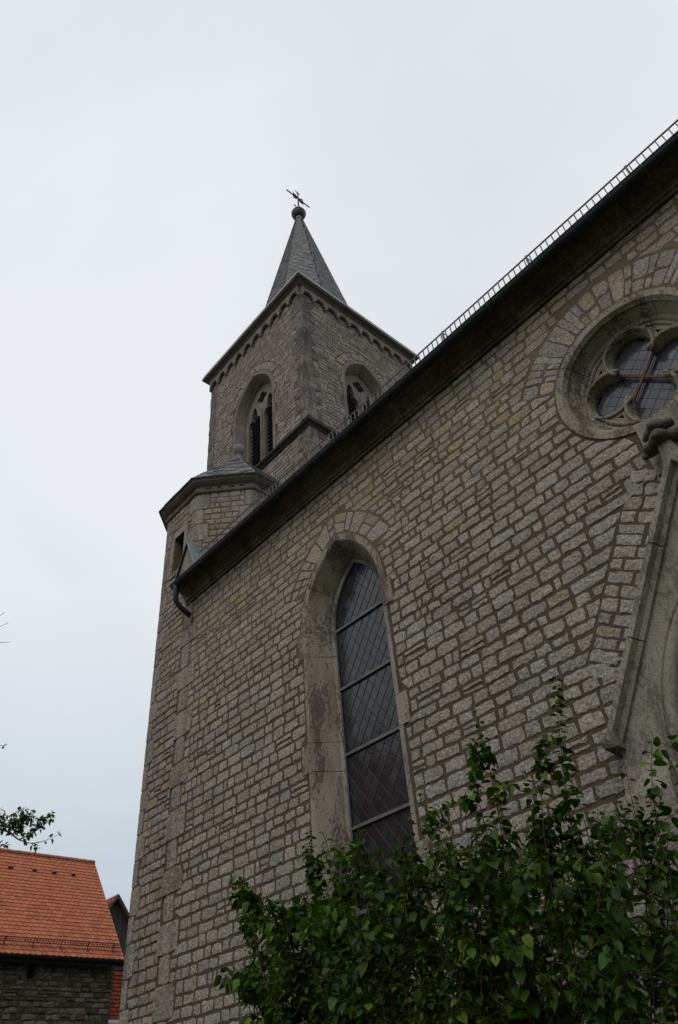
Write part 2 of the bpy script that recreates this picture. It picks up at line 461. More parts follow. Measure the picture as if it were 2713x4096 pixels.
def ngon_ring(mb, cx, cy, n, rot, prof, tint=(1, 1, 1), sides=None):
    """prof: list of (apothem, z); swept round a regular n-gon with mitred corners"""
    vs = []
    for a, z in prof:
        r = a / math.cos(PI / n)
        for k in range(n):
            an = rot + 2 * PI * k / n
            vs.append((cx + r * math.cos(an), cy + r * math.sin(an), z))
    fs = []
    for i in range(len(prof) - 1):
        for k in range(n):
            if sides is not None and k not in sides: continue
            k2 = (k + 1) % n
            fs.append((i * n + k, i * n + k2, (i + 1) * n + k2, (i + 1) * n + k))
    mb.add(vs, fs, tint)

# ------------------------------------------------------------------ ground
mb = MB(); mb.add([(-900, -900, GZ), (900, -900, GZ), (900, 900, GZ), (-900, 900, GZ)], [(0, 1, 2, 3)])
g = mb.build('ground', M['grass']); g['kind'] = 'structure'

# ================================================================== THE CHURCH
church = empty('church', (-6, 4, GZ))
church.location = (0, 0, 0)
tag(church, 'grey stone church with pointed spire, round stair turret and tall lancet window', 'church')
EZ = 8.51                                    # top of the nave wall
XW, XE = -11.35, 6.0                         # nave wall ends
FN = Frame((0, 0, 0), (1, 0, 0), (0, -1, 0))

# ---- geometry of the lancet window
LX, LS = -6.77, 5.99                         # centre, springing
LSILL = 1.1
def arch_pts(hw, apex_h, off=0.0, n=14):
    """left springing -> apex -> right springing of a pointed arch; off grows it outwards"""
    r = (hw * hw + apex_h * apex_h) / (2 * hw)
    c = r - hw
    R_ = r + off
    a_end = math.acos(c / R_)
    left = [(c - R_ * math.cos(a_end * i / n), R_ * math.sin(a_end * i / n)) for i in range(n + 1)]
    left[-1] = (0.0, left[-1][1])
    return left + [(-x, z) for x, z in reversed(left[:-1])]
def half_w(hw, apex_h, off, dz):
    r = (hw * hw + apex_h * apex_h) / (2 * hw); c = r - hw; R_ = r + off
    if dz <= 0: return hw + off
    if dz >= R_: return None
    x = math.sqrt(R_ * R_ - dz * dz) - c
    return x if x > 0 else None
IN_H, IN_A = 0.845, 1.28                     # inner front edge of the surround
GL_H, GL_A = 0.585, 1.02                     # glass edge
OUTW = 0.125                                 # width of the surround's front face
LBAND0, LBAND1 = 6.72, 0.40                  # relieving arch: starts at this height, this thick
QUO = [(5.56, 5.99), (3.78, 4.20), (1.95, 2.40)]
# ---- oculus
OX, OZ = -1.545, 6.60
O_OUT, O_RIM, O_TR = 0.99, 0.885, 0.70
O_BAND = 1.55
# ---- portal gable
PX, PAPEX, PFOOT = -1.545, 4.92, 2.55
PSL = (PAPEX - PFOOT) / 1.575
def rake_x(z, off):                          # left side of the gable at height z, pushed out by off
    return PX - (PAPEX - z) / PSL - off * math.hypot(1, PSL) / PSL
def nave_excl(v):
    e = []
    # lancet
    hw = half_w(IN_H, IN_A, OUTW, v - LS)
    if v > LSILL - 0.3 and hw:
        if v < LS:
            hw = IN_H + 0.10
            for a, b_ in QUO:
                if a - .02 < v < b_ + .02: hw = IN_H + 0.23
        if v > LBAND0:
            h2 = half_w(IN_H, IN_A, OUTW + LBAND1, v - LS)
            hw = h2 or hw
        e.append((LX - hw - .012, LX + hw + .012))
    elif v > LS:
        h2 = half_w(IN_H, IN_A, OUTW + LBAND1, v - LS)
        if h2: e.append((LX - h2, LX + h2))
    # oculus
    d = v - OZ
    ang = math.radians(22)
    r = O_OUT + 0.02
    if abs(d) < r:
        w = math.sqrt(r * r - d * d)
        if d > r * math.sin(ang):
            w2 = math.sqrt(O_BAND ** 2 - d * d)
            w = min(w2, max(w, d / math.tan(ang)))
        e.append((OX - w, OX + w))
    elif 0 < d < O_BAND:
        w2 = min(math.sqrt(O_BAND ** 2 - d * d), d / math.tan(ang))
        e.append((OX - w2, OX + w2))
    # gable and the finial block
    if v < PFOOT - 0.02:
        e.append((PX - 1.58, PX + 1.58))
    elif v < 5.62:
        offb = 0.585 if 3.35 < v < 4.95 else 0.05
        x = rake_x(min(v, PAPEX), offb) if v < PAPEX + .8 else PX - 0.26
        if v > 4.95: x = PX - 0.30
        x = min(x, PX - 0.30)
        e.append((x, 2 * PX - x))
    return e
# wall shell with its openings
lanc_in = arch_pts(IN_H + 0.03, IN_A + 0.03)
hole_l = [(LX + x, LS + z) for x, z in lanc_in] + [(LX + IN_H + .03, LSILL), (LX - IN_H - .03, LSILL)]
hole_o = [(OX + (O_RIM + .03) * math.cos(2 * PI * k / 48), OZ + (O_RIM + .03) * math.sin(2 * PI * k / 48)) for k in range(48)]
outer = [(XW, GZ), (XE, GZ), (XE, EZ + 0.4), (XW, EZ + 0.4)]
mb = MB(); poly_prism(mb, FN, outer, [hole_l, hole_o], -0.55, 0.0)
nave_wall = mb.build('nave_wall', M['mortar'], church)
# west quoins of the nave, running up the crease beside the turret
quads = []
z = GZ
zz_ = []
while z < EZ - 0.05:
    h = rnd(0.38, 0.52)
    if EZ - z - h < 0.3: h = EZ - z
    zz_.append((z, z + h)); z += h
def quoin_w(v):
    for i, (a, b_) in enumerate(zz_):
        if a <= v < b_: return 0.40 if i % 2 else 0.20
    return 0.3
for i, (a, b_) in enumerate(zz_):
    w = 0.40 if i % 2 else 0.20
    mb = MB()
    for q in [[(XW - (.20 if i % 2 else .10), a + .008), (XW + w + rnd(-.03, .03), a + .008), (XW + w + rnd(-.03, .03), b_ - .008), (XW - (.20 if i % 2 else .10), b_ - .008)]]:
        vs, fs = stone_shape(Frame((0, 0, 0), (1, 0, 0), (0, -1, 0)), q, 0.016, 4, 0.005, 0.012, back=-0.03)
    mb.add(vs, fs, jit_tint(0.12, 0.03, 0)); mb.build('quoin_stone', M['quoin'], nave_wall)
# coursed stones
shapes = []
nq = courses(XW, 2.2, GZ, EZ - 0.004, (0.134, 0.184), (0.19, 0.42), 0.034,
             lambda v: nave_excl(v) + [(XW - 1, XW + quoin_w(v) + .012)])
for q in nq:
    cx = sum(p[0] for p in q) / 4; cz = sum(p[1] for p in q) / 4
    near = cx > -6.5
    vs, fs = stone_shape(FN, q, rnd(0.003, 0.012), 6 if near else 4, 0.011 if near else 0.009, 0.010)
    och = 0.10 if cz > 7.0 else 0.015
    tn = jit_tint(0.14, 0.04, och); hi = min(1, max(0, (cz - 5.0) / 3.0)) * .05
    shapes.append((vs, fs, (tn[0] * (1 + hi), tn[1], tn[2] * (1 - 1.6 * hi))))
# relieving arch over the lancet
def arc_len_band(pin, pout, wmin, wmax, two=0.5):
    out = []
    n = len(pin); i = 0
    while i < n - 1:
        k = random.choice((1, 1, 2)); j = min(n - 1, i + k)
        if random.random() < two:
            f = rnd(0.35, 0.65)
            mid = lambda a: (pin[a][0] + (pout[a][0] - pin[a][0]) * f, pin[a][1] + (pout[a][1] - pin[a][1]) * f)
            segs = [(pin[i], pin[j], mid(j), mid(i)), (mid(i), mid(j), pout[j], pout[i])]
        else:
            segs = [(pin[i], pin[j], pout[j], pout[i])]
        for s in segs:
            cu = sum(p[0] for p in s) / 4; cv = sum(p[1] for p in s) / 4
            q = []
            for p in s:
                du, dv = cu - p[0], cv - p[1]; L = math.hypot(du, dv)
                q.append((p[0] + du / L * 0.026, p[1] + dv / L * 0.026))
            out.append(q)
        i = j
    return out
r0 = (IN_H ** 2 + IN_A ** 2) / (2 * IN_H); c0 = r0 - IN_H
def lanc_band(side, off):
    R_ = r0 + off; a1 = math.acos(c0 / R_); a0 = math.asin(min(1, (LBAND0 - LS + (0.02 if side < 0 else 0.02)) / R_))
    n = 9
    return [(LX + side * (R_ * math.cos(a0 + (a1 - a0) * i / n) - c0), LS + R_ * math.sin(a0 + (a1 - a0) * i / n)) for i in range(n + 1)]
for side in (-1, 1):
    for q in arc_len_band(lanc_band(side, OUTW + .012), lanc_band(side, OUTW + LBAND1), 0, 0):
        if side > 0: q = q[::-1]
        vs, fs = stone_shape(FN, q[::-1], rnd(.003, .013), 3, .008, .012); shapes.append((vs, fs, jit_tint(.14, .04, .04)))
# voussoirs round the top of the oculus
nb = 30
aa = [math.radians(158 - 136 * i / nb) for i in range(nb + 1)]
for q in arc_len_band([(OX + (O_OUT + .02) * math.cos(a), OZ + (O_OUT + .02) * math.sin(a)) for a in aa],
                      [(OX + (O_BAND - .01) * math.cos(a), OZ + (O_BAND - .01) * math.sin(a)) for a in aa], 0, 0, 0.6):
    vs, fs = stone_shape(FN, q[::-1], rnd(.003, .013), 4, .010, .012); shapes.append((vs, fs, jit_tint(.14, .04, .03)))
# stones set square to the rake of the portal gable
nb = 15
rk_d = Vector((1, PSL)).normalized(); rk_n = Vector((-PSL, 1)).normalized()
for side in (-1, 1):
    s_ = 0.55
    while s_ < 2.78:
        h = rnd(0.12, 0.165)
        base = Vector((PX - 1.575, PFOOT)) + rk_d * s_
        w = 0.585; cuts = [0.075]; x = rnd(.22, .42)
        cuts += [x, w]
        for a, b_ in zip(cuts[:-1], cuts[1:]):
            q = [base + rk_n * (a + .014), base + rk_d * (h - .026) + rk_n * (a + .014), base + rk_d * (h - .026) + rk_n * (b_ - .014), base + rk_n * (b_ - .014)]
            q = [((p.x if side < 0 else 2 * PX - p.x), p.y) for p in q]
            if side > 0: q = q[::-1]
            vs, fs = stone_shape(FN, q, rnd(.003, .013), 4, .010, .012); shapes.append((vs, fs, jit_tint(.14, .04, .02)))
        s_ += h
emit(shapes, 'wall_stone', M['stone'], nave_wall, 300, 'wall_stones')

# ---- lancet window: surround blocks, leading, panes, bars
lancet = empty('lancet_window'); lancet.parent = church
def block_between(mb, secA, secB, tint):
    """secA, secB: lists of 3d points of the same cross section"""
    n = len(secA)
    mb.add(list(secA) + list(secB), [(i, (i + 1) % n, n + (i + 1) % n, n + i) for i in range(n)] + [tuple(range(n - 1, -1, -1)), tuple(range(n, 2 * n))], tint)
GY = 0.40                                    # depth of the glass behind the wall face
def jamb_sec(z, s, ow):
    f = lambda x, y: (LX + s * x, y, z)
    return [f(IN_H + ow, 0.03), f(IN_H + ow, -0.018), f(IN_H + .02, -0.018), f(IN_H, 0.0), f(GL_H + .07, GY - .10), f(GL_H + .055, GY - .06), f(GL_H, GY - .04), f(GL_H, GY + .06), f(IN_H + ow, GY + .06)]
zs = [LSILL - .25, 1.95, 2.40, 3.78, 4.20, 5.56, 5.99]
for s in (-1, 1):
    for a, b_ in zip(zs[:-1], zs[1:]):
        wide = any(abs(a - q[0]) < .01 for q in QUO)
        mb = MB(); ow = 0.22 if wide else 0.085
        block_between(mb, jamb_sec(a + .004, s, ow), jamb_sec(b_ - .004, s, ow), jit_tint(.10, .03, 0))
        mb.build('surround_stone', M['dressed'], lancet)
    # arch blocks
    def arch_sec(t_, s):
        def pt(hw, ah, off, y):
            r = (hw * hw + ah * ah) / (2 * hw); c = r - hw; R_ = r + off
            a = math.acos(c / R_) * t_
            return (LX + s * (R_ * math.cos(a) - c), y, LS + R_ * math.sin(a))
        return [pt(IN_H, IN_A, OUTW, .03), pt(IN_H, IN_A, OUTW, -.018), pt(IN_H, IN_A, .02, -.018), pt(IN_H, IN_A, 0, 0.0),
                pt(GL_H + .07, GL_A + .07, 0, GY - .10), pt(GL_H + .055, GL_A + .055, 0, GY - .06), pt(GL_H, GL_A, 0, GY - .04), pt(GL_H, GL_A, 0, GY + .06), pt(IN_H, IN_A, OUTW, GY + .06)]
    for t0, t1 in ((0.0, 0.46), (0.46, 1.0)):
        mb = MB(); n = 9; secs = [arch_sec(t0 + .003 + (t1 - t0 - (.006 if t1 < 1 else .003)) * i / n, s) for i in range(n + 1)]
        tint = jit_tint(.08, .03, 0); k = len(secs[0])
        vs = [p for sec in secs for p in sec]
        fs = [(i * k + j, i * k + (j + 1) % k, (i + 1) * k + (j + 1) % k, (i + 1) * k + j) for i in range(n) for j in range(k)]
        fs += [tuple(range(k - 1, -1, -1)), tuple(n * k + j for j in range(k))]
        mb.add(vs, fs, tint); mb.build('surround_stone', M['dressed'], lancet)
# sill
mb = MB(); block_between(mb, [(LX - IN_H - .1, -.06, LSILL - .25), (LX - IN_H - .1, -.06, LSILL - .1), (LX - IN_H - .1, GY, LSILL + .28), (LX - IN_H - .1, GY, LSILL - .25)],
                         [(LX + IN_H + .1, -.06, LSILL - .25), (LX + IN_H + .1, -.06, LSILL - .1), (LX + IN_H + .1, GY, LSILL + .28), (LX + IN_H + .1, GY, LSILL - .25)], (1, 1, 1))
mb.build('sill', M['dressed'], lancet)
# quarries (diamond panes), each slightly out of true, and the leads between them
def clip_poly(poly, inside, inter):
    out = []
    for i in range(len(poly)):
        a, b_ = poly[i], poly[(i + 1) % len(poly)]
        ia, ib = inside(a), inside(b_)
        if ia: out.append(a)
        if ia != ib: out.append(inter(a, b_))
    return out
def clip_fn(poly, fn):
    def inter(a, b_):
        lo, hi = (a, b_) if fn(a) else (b_, a)
        for _ in range(18):
            mid_ = ((lo[0] + hi[0]) / 2, (lo[1] + hi[1]) / 2)
            if fn(mid_): lo = mid_
            else: hi = mid_
        return lo
    return clip_poly(poly, fn, inter)
def in_glass(p):
    x, z = p
    hw = half_w(GL_H, GL_A, .02, z - LS)
    return z > LSILL + .1 and hw is not None and abs(x - LX) <= hw
DW, DH = 0.183, 0.246
FG = Frame((0, GY, 0), (1, 0, 0), (0, -1, 0))
lead = MB()
rows = int((LS + GL_A - LSILL) / (DH / 2)) + 2
for r_ in range(rows):
    for c_ in range(-4, 5):
        cx = LX + c_ * DW + (DW / 2 if r_ % 2 else 0); cz = LSILL + r_ * DH / 2
        d = [(cx, cz - DH / 2), (cx + DW / 2, cz), (cx, cz + DH / 2), (cx - DW / 2, cz)]
        q = clip_fn(d, in_glass)
        if len(q) < 3: continue
        ar = abs(sum(q[i][0] * q[(i + 1) % len(q)][1] - q[(i + 1) % len(q)][0] * q[i][1] for i in range(len(q)))) / 2
        if ar < 0.0012: continue
        tu, tv = rnd(-.018, .018), rnd(-.018, .018)
        mb = MB()
        mb.add([FG.p(a, b_, (a - cx) * tu + (b_ - cz) * tv) for a, b_ in q] + [FG.p(a, b_, -.008 + (a - cx) * tu + (b_ - cz) * tv) for a, b_ in q],
               [tuple(range(len(q))), tuple(range(2 * len(q) - 1, len(q) - 1, -1))], tuple([rnd(.7, 1.3)] * 3))
        mb.build('pane', M['glass'], lancet)
for s in (-1, 1):
    for k in range(-60, 60):
        # line: z = LSILL + s*DH/DW*(x-LX) + k*DH/2 ... every DH
        pts = []
        for i in range(81):
            x = LX - GL_H + 2 * GL_H * i / 80
            z = LSILL + DH / 2 + s * DH / DW * (x - LX) + k * DH
            if in_glass((x, z)): pts.append((x, z))
        if len(pts) > 1:
            lead.tube([FG.p(pts[0][0], pts[0][1], .003), FG.p(pts[-1][0], pts[-1][1], .003)], 0.0045, 5)
lead.build('leading', M['lead'], lancet)
for i in range(5):
    z = 1.98 + i * 0.996
    mb = MB(); mb.box(LX - GL_H - .01, LX + GL_H + .01, GY - .035, GY - .008, z - .0, z + .042); mb.build('saddle_bar', M['bar'], lancet)
mb = MB()
e1 = [(LX + x, LS + z) for x, z in arch_pts(GL_H, GL_A, 0.0)]
path = [(LX - GL_H, LSILL + .1)] + e1 + [(LX + GL_H, LSILL + .1)]
mb.tube([FG.p(a, b_, .02) for a, b_ in path], 0.016, 6)
mb.build('frame', M['lead'], lancet)

# ---- oculus: ring stones, tracery, iron cross, panes
ocu = empty('oculus_window'); ocu.parent = church
prof = [(O_OUT, 0.04), (O_OUT, -0.022), (O_RIM + .012, -0.022), (O_RIM, -0.005), (O_RIM - .03, 0.03), (O_RIM - .012, .045), (O_TR + .07, 0.20), (O_TR + .03, .215), (O_TR, 0.26), (O_TR, .45), (O_OUT, .45)]
cutsA = [8, 50, 95, 140, 178, 222, 262, 315, 368]
for a0, a1 in zip(cutsA[:-1], cutsA[1:]):
    mb = MB(); n = 10; k = len(prof)
    vs = []
    for i in range(n + 1):
        a = math.radians(a0 + .25 + (a1 - a0 - .5) * i / n)
        vs += [(OX + r * math.cos(a), y, OZ + r * math.sin(a)) for r, y in prof]
    fs = [(i * k + j, i * k + (j + 1) % k, (i + 1) * k + (j + 1) % k, (i + 1) * k + j) for i in range(n) for j in range(k)]
    fs += [tuple(range(k - 1, -1, -1)), tuple(n * k + j for j in range(k))]
    mb.add(vs, fs, jit_tint(.08, .03, 0)); mb.build('ring_stone', M['dressed'], ocu)
def foil_outline(dist, r, cusp, n=16, spread=118):
    pts = []
    for k in range(4):
        th = PI / 2 * k
        cx, cz = dist * math.cos(th), dist * math.sin(th)
        for i in range(n + 1):
            a = th + math.radians(-spread + 2 * spread * i / n)
            pts.append((OX + cx + r * math.cos(a), OZ + cz + r * math.sin(a)))
        a = th + PI / 4
        # hollow sided cusp
        pe = pts[-1]; tip = (OX + cusp * math.cos(a), OZ + cusp * math.sin(a))
        pts.append(((pe[0] + tip[0]) / 2 * 1.0 + (OX - pe[0]) * -.02, (pe[1] + tip[1]) / 2 + (OZ - pe[1]) * -.02))
        pts.append((tip[0] + .006 * math.cos(a - PI / 2), tip[1] + .006 * math.sin(a - PI / 2)))
        pts.append((tip[0] + .006 * math.cos(a + PI / 2), tip[1] + .006 * math.sin(a + PI / 2)))
        th2 = PI / 2 * (k + 1); a2 = th2 + math.radians(-spread)
        pn = (OX + dist * math.cos(th2) + r * math.cos(a2), OZ + dist * math.sin(th2) + r * math.sin(a2))
        pts.append(((pn[0] + tip[0]) / 2 + (OX - pn[0]) * -.02, (pn[1] + tip[1]) / 2 + (OZ - pn[1]) * -.02))
    return pts
back_f = foil_outline(.43, .262, .30); front_f = foil_outline(.43, .300, .315)
circ = [(OX + (O_TR + .01) * math.cos(2 * PI * k / 56), OZ + (O_TR + .01) * math.sin(2 * PI * k / 56)) for k in range(56)]
trac = MB()
def tri_hole(th, rr, s_):
    c = (OX + rr * math.cos(th), OZ + rr * math.sin(th))
    return [(c[0] + s_ * math.cos(th + a), c[1] + s_ * math.sin(th + a)) for a in (0 + PI / 2 * 1.1, PI, -PI / 2 * 1.1)]
holes = [front_f] + [tri_hole(PI / 4 + PI / 2 * k, .60, .055) for k in range(4)]
poly_prism(trac, FN, circ, holes, -0.40, -0.245)
N = len(front_f)                             # chamfered foils
trac.add([FN.p(a, b_, -.244) for a, b_ in front_f] + [FN.p(a, b_, -.34) for a, b_ in back_f] + [FN.p(a, b_, -.40) for a, b_ in back_f],
         [(i, (i + 1) % N, N + (i + 1) % N, N + i) for i in range(N)] + [(N + i, N + (i + 1) % N, 2 * N + (i + 1) % N, 2 * N + i) for i in range(N)])
trac = trac.build('tracery', M['dressed'], ocu)
for k in range(4):                           # roll round each foil
    th = PI / 2 * k; cx, cz = OX + .42 * math.cos(th), OZ + .42 * math.sin(th)
    mb = MB()
    mb.tube([(cx + .325 * math.cos(th + math.radians(a)), .238, cz + .325 * math.sin(th + math.radians(a))) for a in range(-132, 133, 11)], 0.026, 7)
    mb.build('foil_roll', M['dressed'], trac, smooth=True)
for k in range(4):
    th = PI / 4 + PI / 2 * k
    mb = MB(); mb.tube([(OX + .675 * math.cos(th + math.radians(a)), .24, OZ + .675 * math.sin(th + math.radians(a))) for a in range(-34, 35, 4)], [.004 + .024 * math.cos(math.radians(a * 2.6)) if abs(a) < 34 else .004 for a in range(-34, 35, 4)], 7)
    mb.build('spandrel_roll', M['dressed'], trac, smooth=True)
OGY = 0.385
FO = Frame((0, OGY, 0), (1, 0, 0), (0, -1, 0))
for th in (PI / 4, 3 * PI / 4):
    mb = MB(); d = Vector((math.cos(th), 0, math.sin(th)))
    mb.tube([Vector((OX, OGY - .06, OZ)) + d * -.32, Vector((OX, OGY - .06, OZ)) + d * .32], 0.022, 4); mb.build('iron_bar', M['rust'], ocu)
S = 0.128
ol = MB()
def in_circ(p): return math.hypot(p[0] - OX, p[1] - OZ) < O_TR - .03
cth, sth = math.cos(PI / 4), math.sin(PI / 4)
def near_foil(x, z):
    if math.hypot(x - OX, z - OZ) < .30: return True
    return any(math.hypot(x - OX - .42 * math.cos(PI / 2 * k), z - OZ - .42 * math.sin(PI / 2 * k)) < .33 for k in range(4))
for i in range(-6, 6):
    for j in range(-6, 6):
        u, v = (i + .5) * S, (j + .5) * S
        cx, cz = OX + u * cth - v * sth, OZ + u * sth + v * cth
        if math.hypot(cx - OX, cz - OZ) > O_TR - .05 or not near_foil(cx, cz): continue
        q = [(OX + (u + a) * cth - (v + b_) * sth, OZ + (u + a) * sth + (v + b_) * cth) for a, b_ in ((-S / 2, -S / 2), (S / 2, -S / 2), (S / 2, S / 2), (-S / 2, S / 2))]
        tu, tv = rnd(-.012, .012), rnd(-.012, .012)
        mb = MB(); mb.add([FO.p(a, b_, (a - cx) * tu + (b_ - cz) * tv) for a, b_ in q] + [FO.p(a, b_, -.006) for a, b_ in q], [(0, 1, 2, 3), (7, 6, 5, 4)], tuple([rnd(.8, 1.2)] * 3))
        mb.build('pane', M['oglass'], ocu)
for k in range(-5, 6):
    w = math.sqrt(max(0, (O_TR - .02) ** 2 - (k * S) ** 2))
    for a, b_ in (((k * S, -w), (k * S, w)), ((-w, k * S), (w, k * S))):
        P_ = lambda q: FO.p(OX + q[0] * cth - q[1] * sth, OZ + q[0] * sth + q[1] * cth, .0)
        ol.tube([P_(a), P_(b_)], .0045, 5)
ol.build('leading', M['lead'], ocu)

# ---- portal gable at the right edge: coping, gable wall, arch roll, finial
portal = empty('portal_gable'); portal.parent = church
FP = Frame((0, 0, 0), (1, 0, 0), (0, -1, 0))
gy = 0.16
def hgt(x): return PAPEX - abs(x - PX) * PSL
AS, AH, AA = 2.15, 1.10, 1.72                # portal arch springing, half width, rise
arch_o = [(PX + x, AS + z) for x, z in arch_pts(AH, AA)]
outerp = [(PX - 1.56, GZ), (PX - AH, GZ)] + arch_o + [(PX + AH, GZ), (PX + 1.56, GZ), (PX + 1.56, PFOOT), (PX, PAPEX - .03), (PX - 1.56, PFOOT)]
mb = MB(); poly_prism(mb, FP, outerp, [], 0.0, gy)
mb.build('gable_wall', M['portal'], portal)
mb = MB()                                    # raised inner face around the arch
arch_i = [(PX + x, AS + z) for x, z in arch_pts(AH - .02, AA - .02)]
for off, yy, rr in ((.03, gy - .015, .032), (-.06, gy - .03, .07), (-.17, gy - .12, .05)):
    pts = [(PX + x, AS + z) for x, z in arch_pts(AH, AA, off)]
    mb.tube([FP.p(pts[0][0], GZ, yy)] + [FP.p(a, b_, yy) for a, b_ in pts] + [FP.p(pts[-1][0], GZ, yy)], rr, 8)
mb.build('arch_roll', M['portal'], portal, smooth=True)
mb = MB(); poly_prism(mb, FP, [(PX - AH, GZ)] + arch_o + [(PX + AH, GZ)], [], -0.02, 0.012); mb.build('door_recess_shade', M['dark'], portal)  # flat dark sheet, the shade of the recess put into its colour
for s in (-1, 1):                            # weathered set-off and jamb beside the springing
    xa, xb = PX + s * 1.60, PX + s * (AH + .06)
    mb = MB()
    sec = lambda xx: [FP.p(xx, GZ, 0), FP.p(xx, GZ, .29), FP.p(xx, 1.98, .29), FP.p(xx, 2.32, gy - .02), FP.p(xx, 2.32, 0)]
    block_between(mb, sec(xa), sec(xb), (1, 1, 1)); mb.build('jamb_buttress', M['portal'], portal)
for s in (-1, 1):
    # coping with drip, in three lengths
    for t0, t1 in ((0, .34), (.34, .67), (.67, 1.0)):
        def csec(t_):
            x = PX + s * 1.60 * (1 - t_); z = PFOOT - .03 + (PAPEX - PFOOT + .03) * t_
            nrm = Vector((s * PSL, 1)).normalized()
            P_ = lambda o_, y: (x + nrm.x * o_, -y, z + nrm.y * o_)
            return [P_(-.10, gy - .01), P_(-.10, gy + .04), P_(-.06, gy + .06), P_(-.035, gy + .13), P_(.02, gy + .135), P_(.075, gy + .05), P_(.085, .0), P_(-.10, .0)]
        mb = MB(); a_ = csec(t0 + .002); b_ = csec(t1 - .002)
        block_between(mb, a_, b_, jit_tint(.08, .03, 0)); mb.build('coping', M['portal'], portal)
    mb = MB()                                # kneeler at the foot of the coping
    x0 = PX + s * 1.60
    block_between(mb, [(x0 - s * .10, -.0, PFOOT - .14), (x0 - s * .10, -gy - .12, PFOOT - .11), (x0 - s * .10, -gy - .14, PFOOT + .05), (x0 - s * .10, 0, PFOOT + .12)],
                  [(x0 + s * .07, -.0, PFOOT - .10), (x0 + s * .07, -gy - .09, PFOOT - .08), (x0 + s * .09, -gy - .12, PFOOT - .01), (x0 + s * .09, 0, PFOOT + .02)], (.9, .9, .9))
    mb.build('kneeler', M['portal'], portal)
fin = MB()                                   # finial: backing slab, stem, two tiers of bulbous leaves
fin.box(PX - .25, PX + .25, -.05, .02, 4.95, 5.66)
fin.tube([(PX, -.16, 4.90), (PX, -.20, 5.05), (PX, -.20, 5.20), (PX, -.20, 5.40)], [.13, .09, .085, .07], 10)
fin = fin.build('finial', M['portal'], portal)
def lobe(c, rx, ry, rz, seed):
    mb = MB(); vs = []; n, m_ = 14, 9
    for i in range(m_ + 1):
        ph = PI * i / m_
        for j in range(n):
            a = 2 * PI * j / n; w = 1 + .13 * math.cos(3 * a + seed) * math.sin(ph) + .05 * noise.noise((i * .7, j * .7, seed))
            vs.append((c[0] + rx * w * math.sin(ph) * math.cos(a), c[1] + ry * w * math.sin(ph) * math.sin(a), c[2] + rz * math.cos(ph) - .25 * rz * (math.sin(ph) ** 2) * (math.hypot(math.cos(a), math.sin(a)))))
    mb.add(vs, [(i * n + j, i * n + (j + 1) % n, (i + 1) * n + (j + 1) % n, (i + 1) * n + j) for i in range(m_) for j in range(n)])
    return mb.build('leaf_crocket', M['finial'], fin, smooth=True)
for dx_, dy_ in ((-1, 0), (1, 0), (0, -1)):
    lobe((PX + dx_ * .13, -.21 + dy_ * .10, 5.17), .115, .10, .075, dx_ + dy_ * 2)
    lobe((PX + dx_ * .09, -.21 + dy_ * .08, 5.33), .095, .085, .06, dx_ * 2 + dy_)
    lb = lobe((PX + dx_ * .225, -.22 + dy_ * .20, 5.115), .04, .04, .042, 1); lb.name = 'leaf_bud'
lobe((PX, -.20, 5.42), .075, .075, .06, .4)

# ---- eaves: cornice stones, gutter, straps, snow guard, roof
eaves = empty('eaves_cornice'); eaves.parent = church
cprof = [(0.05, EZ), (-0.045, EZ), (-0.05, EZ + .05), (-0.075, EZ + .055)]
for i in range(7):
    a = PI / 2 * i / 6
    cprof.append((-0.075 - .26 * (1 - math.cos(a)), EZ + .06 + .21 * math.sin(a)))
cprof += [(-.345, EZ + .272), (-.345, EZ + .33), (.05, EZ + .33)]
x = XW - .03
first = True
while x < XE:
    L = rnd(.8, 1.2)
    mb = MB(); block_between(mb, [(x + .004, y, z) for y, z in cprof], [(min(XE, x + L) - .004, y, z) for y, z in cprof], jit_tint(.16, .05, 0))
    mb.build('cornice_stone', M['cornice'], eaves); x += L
gut = MB()
gz, gyc, gr = 8.75, -.435, .085
XG0 = -11.24
def gsec(x, r): return [(x, gyc + r * math.cos(PI + PI * i / 10), gz + r * math.sin(PI + PI * i / 10)) for i in range(11)]
secs = [gsec(XG0, gr), gsec(XE, gr)]
sin_ = [gsec(XG0, gr - .006), gsec(XE, gr - .006)]
gut.add(secs[0] + secs[1], [(i, i + 1, 12 + i, 11 + i) for i in range(10)])
gut.add(sin_[0] + sin_[1], [(i + 1, i, 11 + i, 12 + i) for i in range(10)])
gut.add(secs[0], [tuple(range(11))]); gut.add(secs[1], [tuple(range(10, -1, -1))])
gut.tube([(XG0, gyc - gr, gz), (XE, gyc - gr, gz)], .011, 6)
gut.tube([(XG0, gyc + gr, gz + .02), (XE, gyc + gr, gz + .02)], .008, 6)
gutter = gut.build('gutter', M['gutter'], church, smooth=False)
x = -10.95
while x < XE:
    mb = MB(); mb.tube([(x, gyc + (gr + .006) * math.cos(PI + PI * i / 10), gz + (gr + .006) * math.sin(PI + PI * i / 10)) for i in range(11)], .009, 4)
    mb.build('gutter_strap', M['strap'], gutter); x += .83 + rnd(-.03, .03)
mb = MB()                                    # outlet and the cut-off swan neck
mb.tube([(-11.12, gyc, gz - .04), (-11.12, gyc, gz - .16), (-11.125, gyc + .005, gz - .30), (-11.14, gyc + .03, gz - .40), (-11.13, gyc + .12, gz - .50), (-11.11, gyc + .24, gz - .585), (-11.09, gyc + .36, gz - .66)],
        [.075, .058, .055, .053, .053, .053, .053], 12)
mb.build('downpipe', M['gutter'], gutter, smooth=True)
mb = MB(); mb.tube([(-11.22, gyc + .02, gz - .02), (-11.21, gyc + .05, gz - .3), (-11.2, -.25, gz - .62), (-11.16, -.06, gz - .95), (-11.15, -.02, gz - 1.08)], .005, 4); mb.build('lightning_wire', M['rust'], gutter)
guard = empty('snow_guard'); guard.parent = church
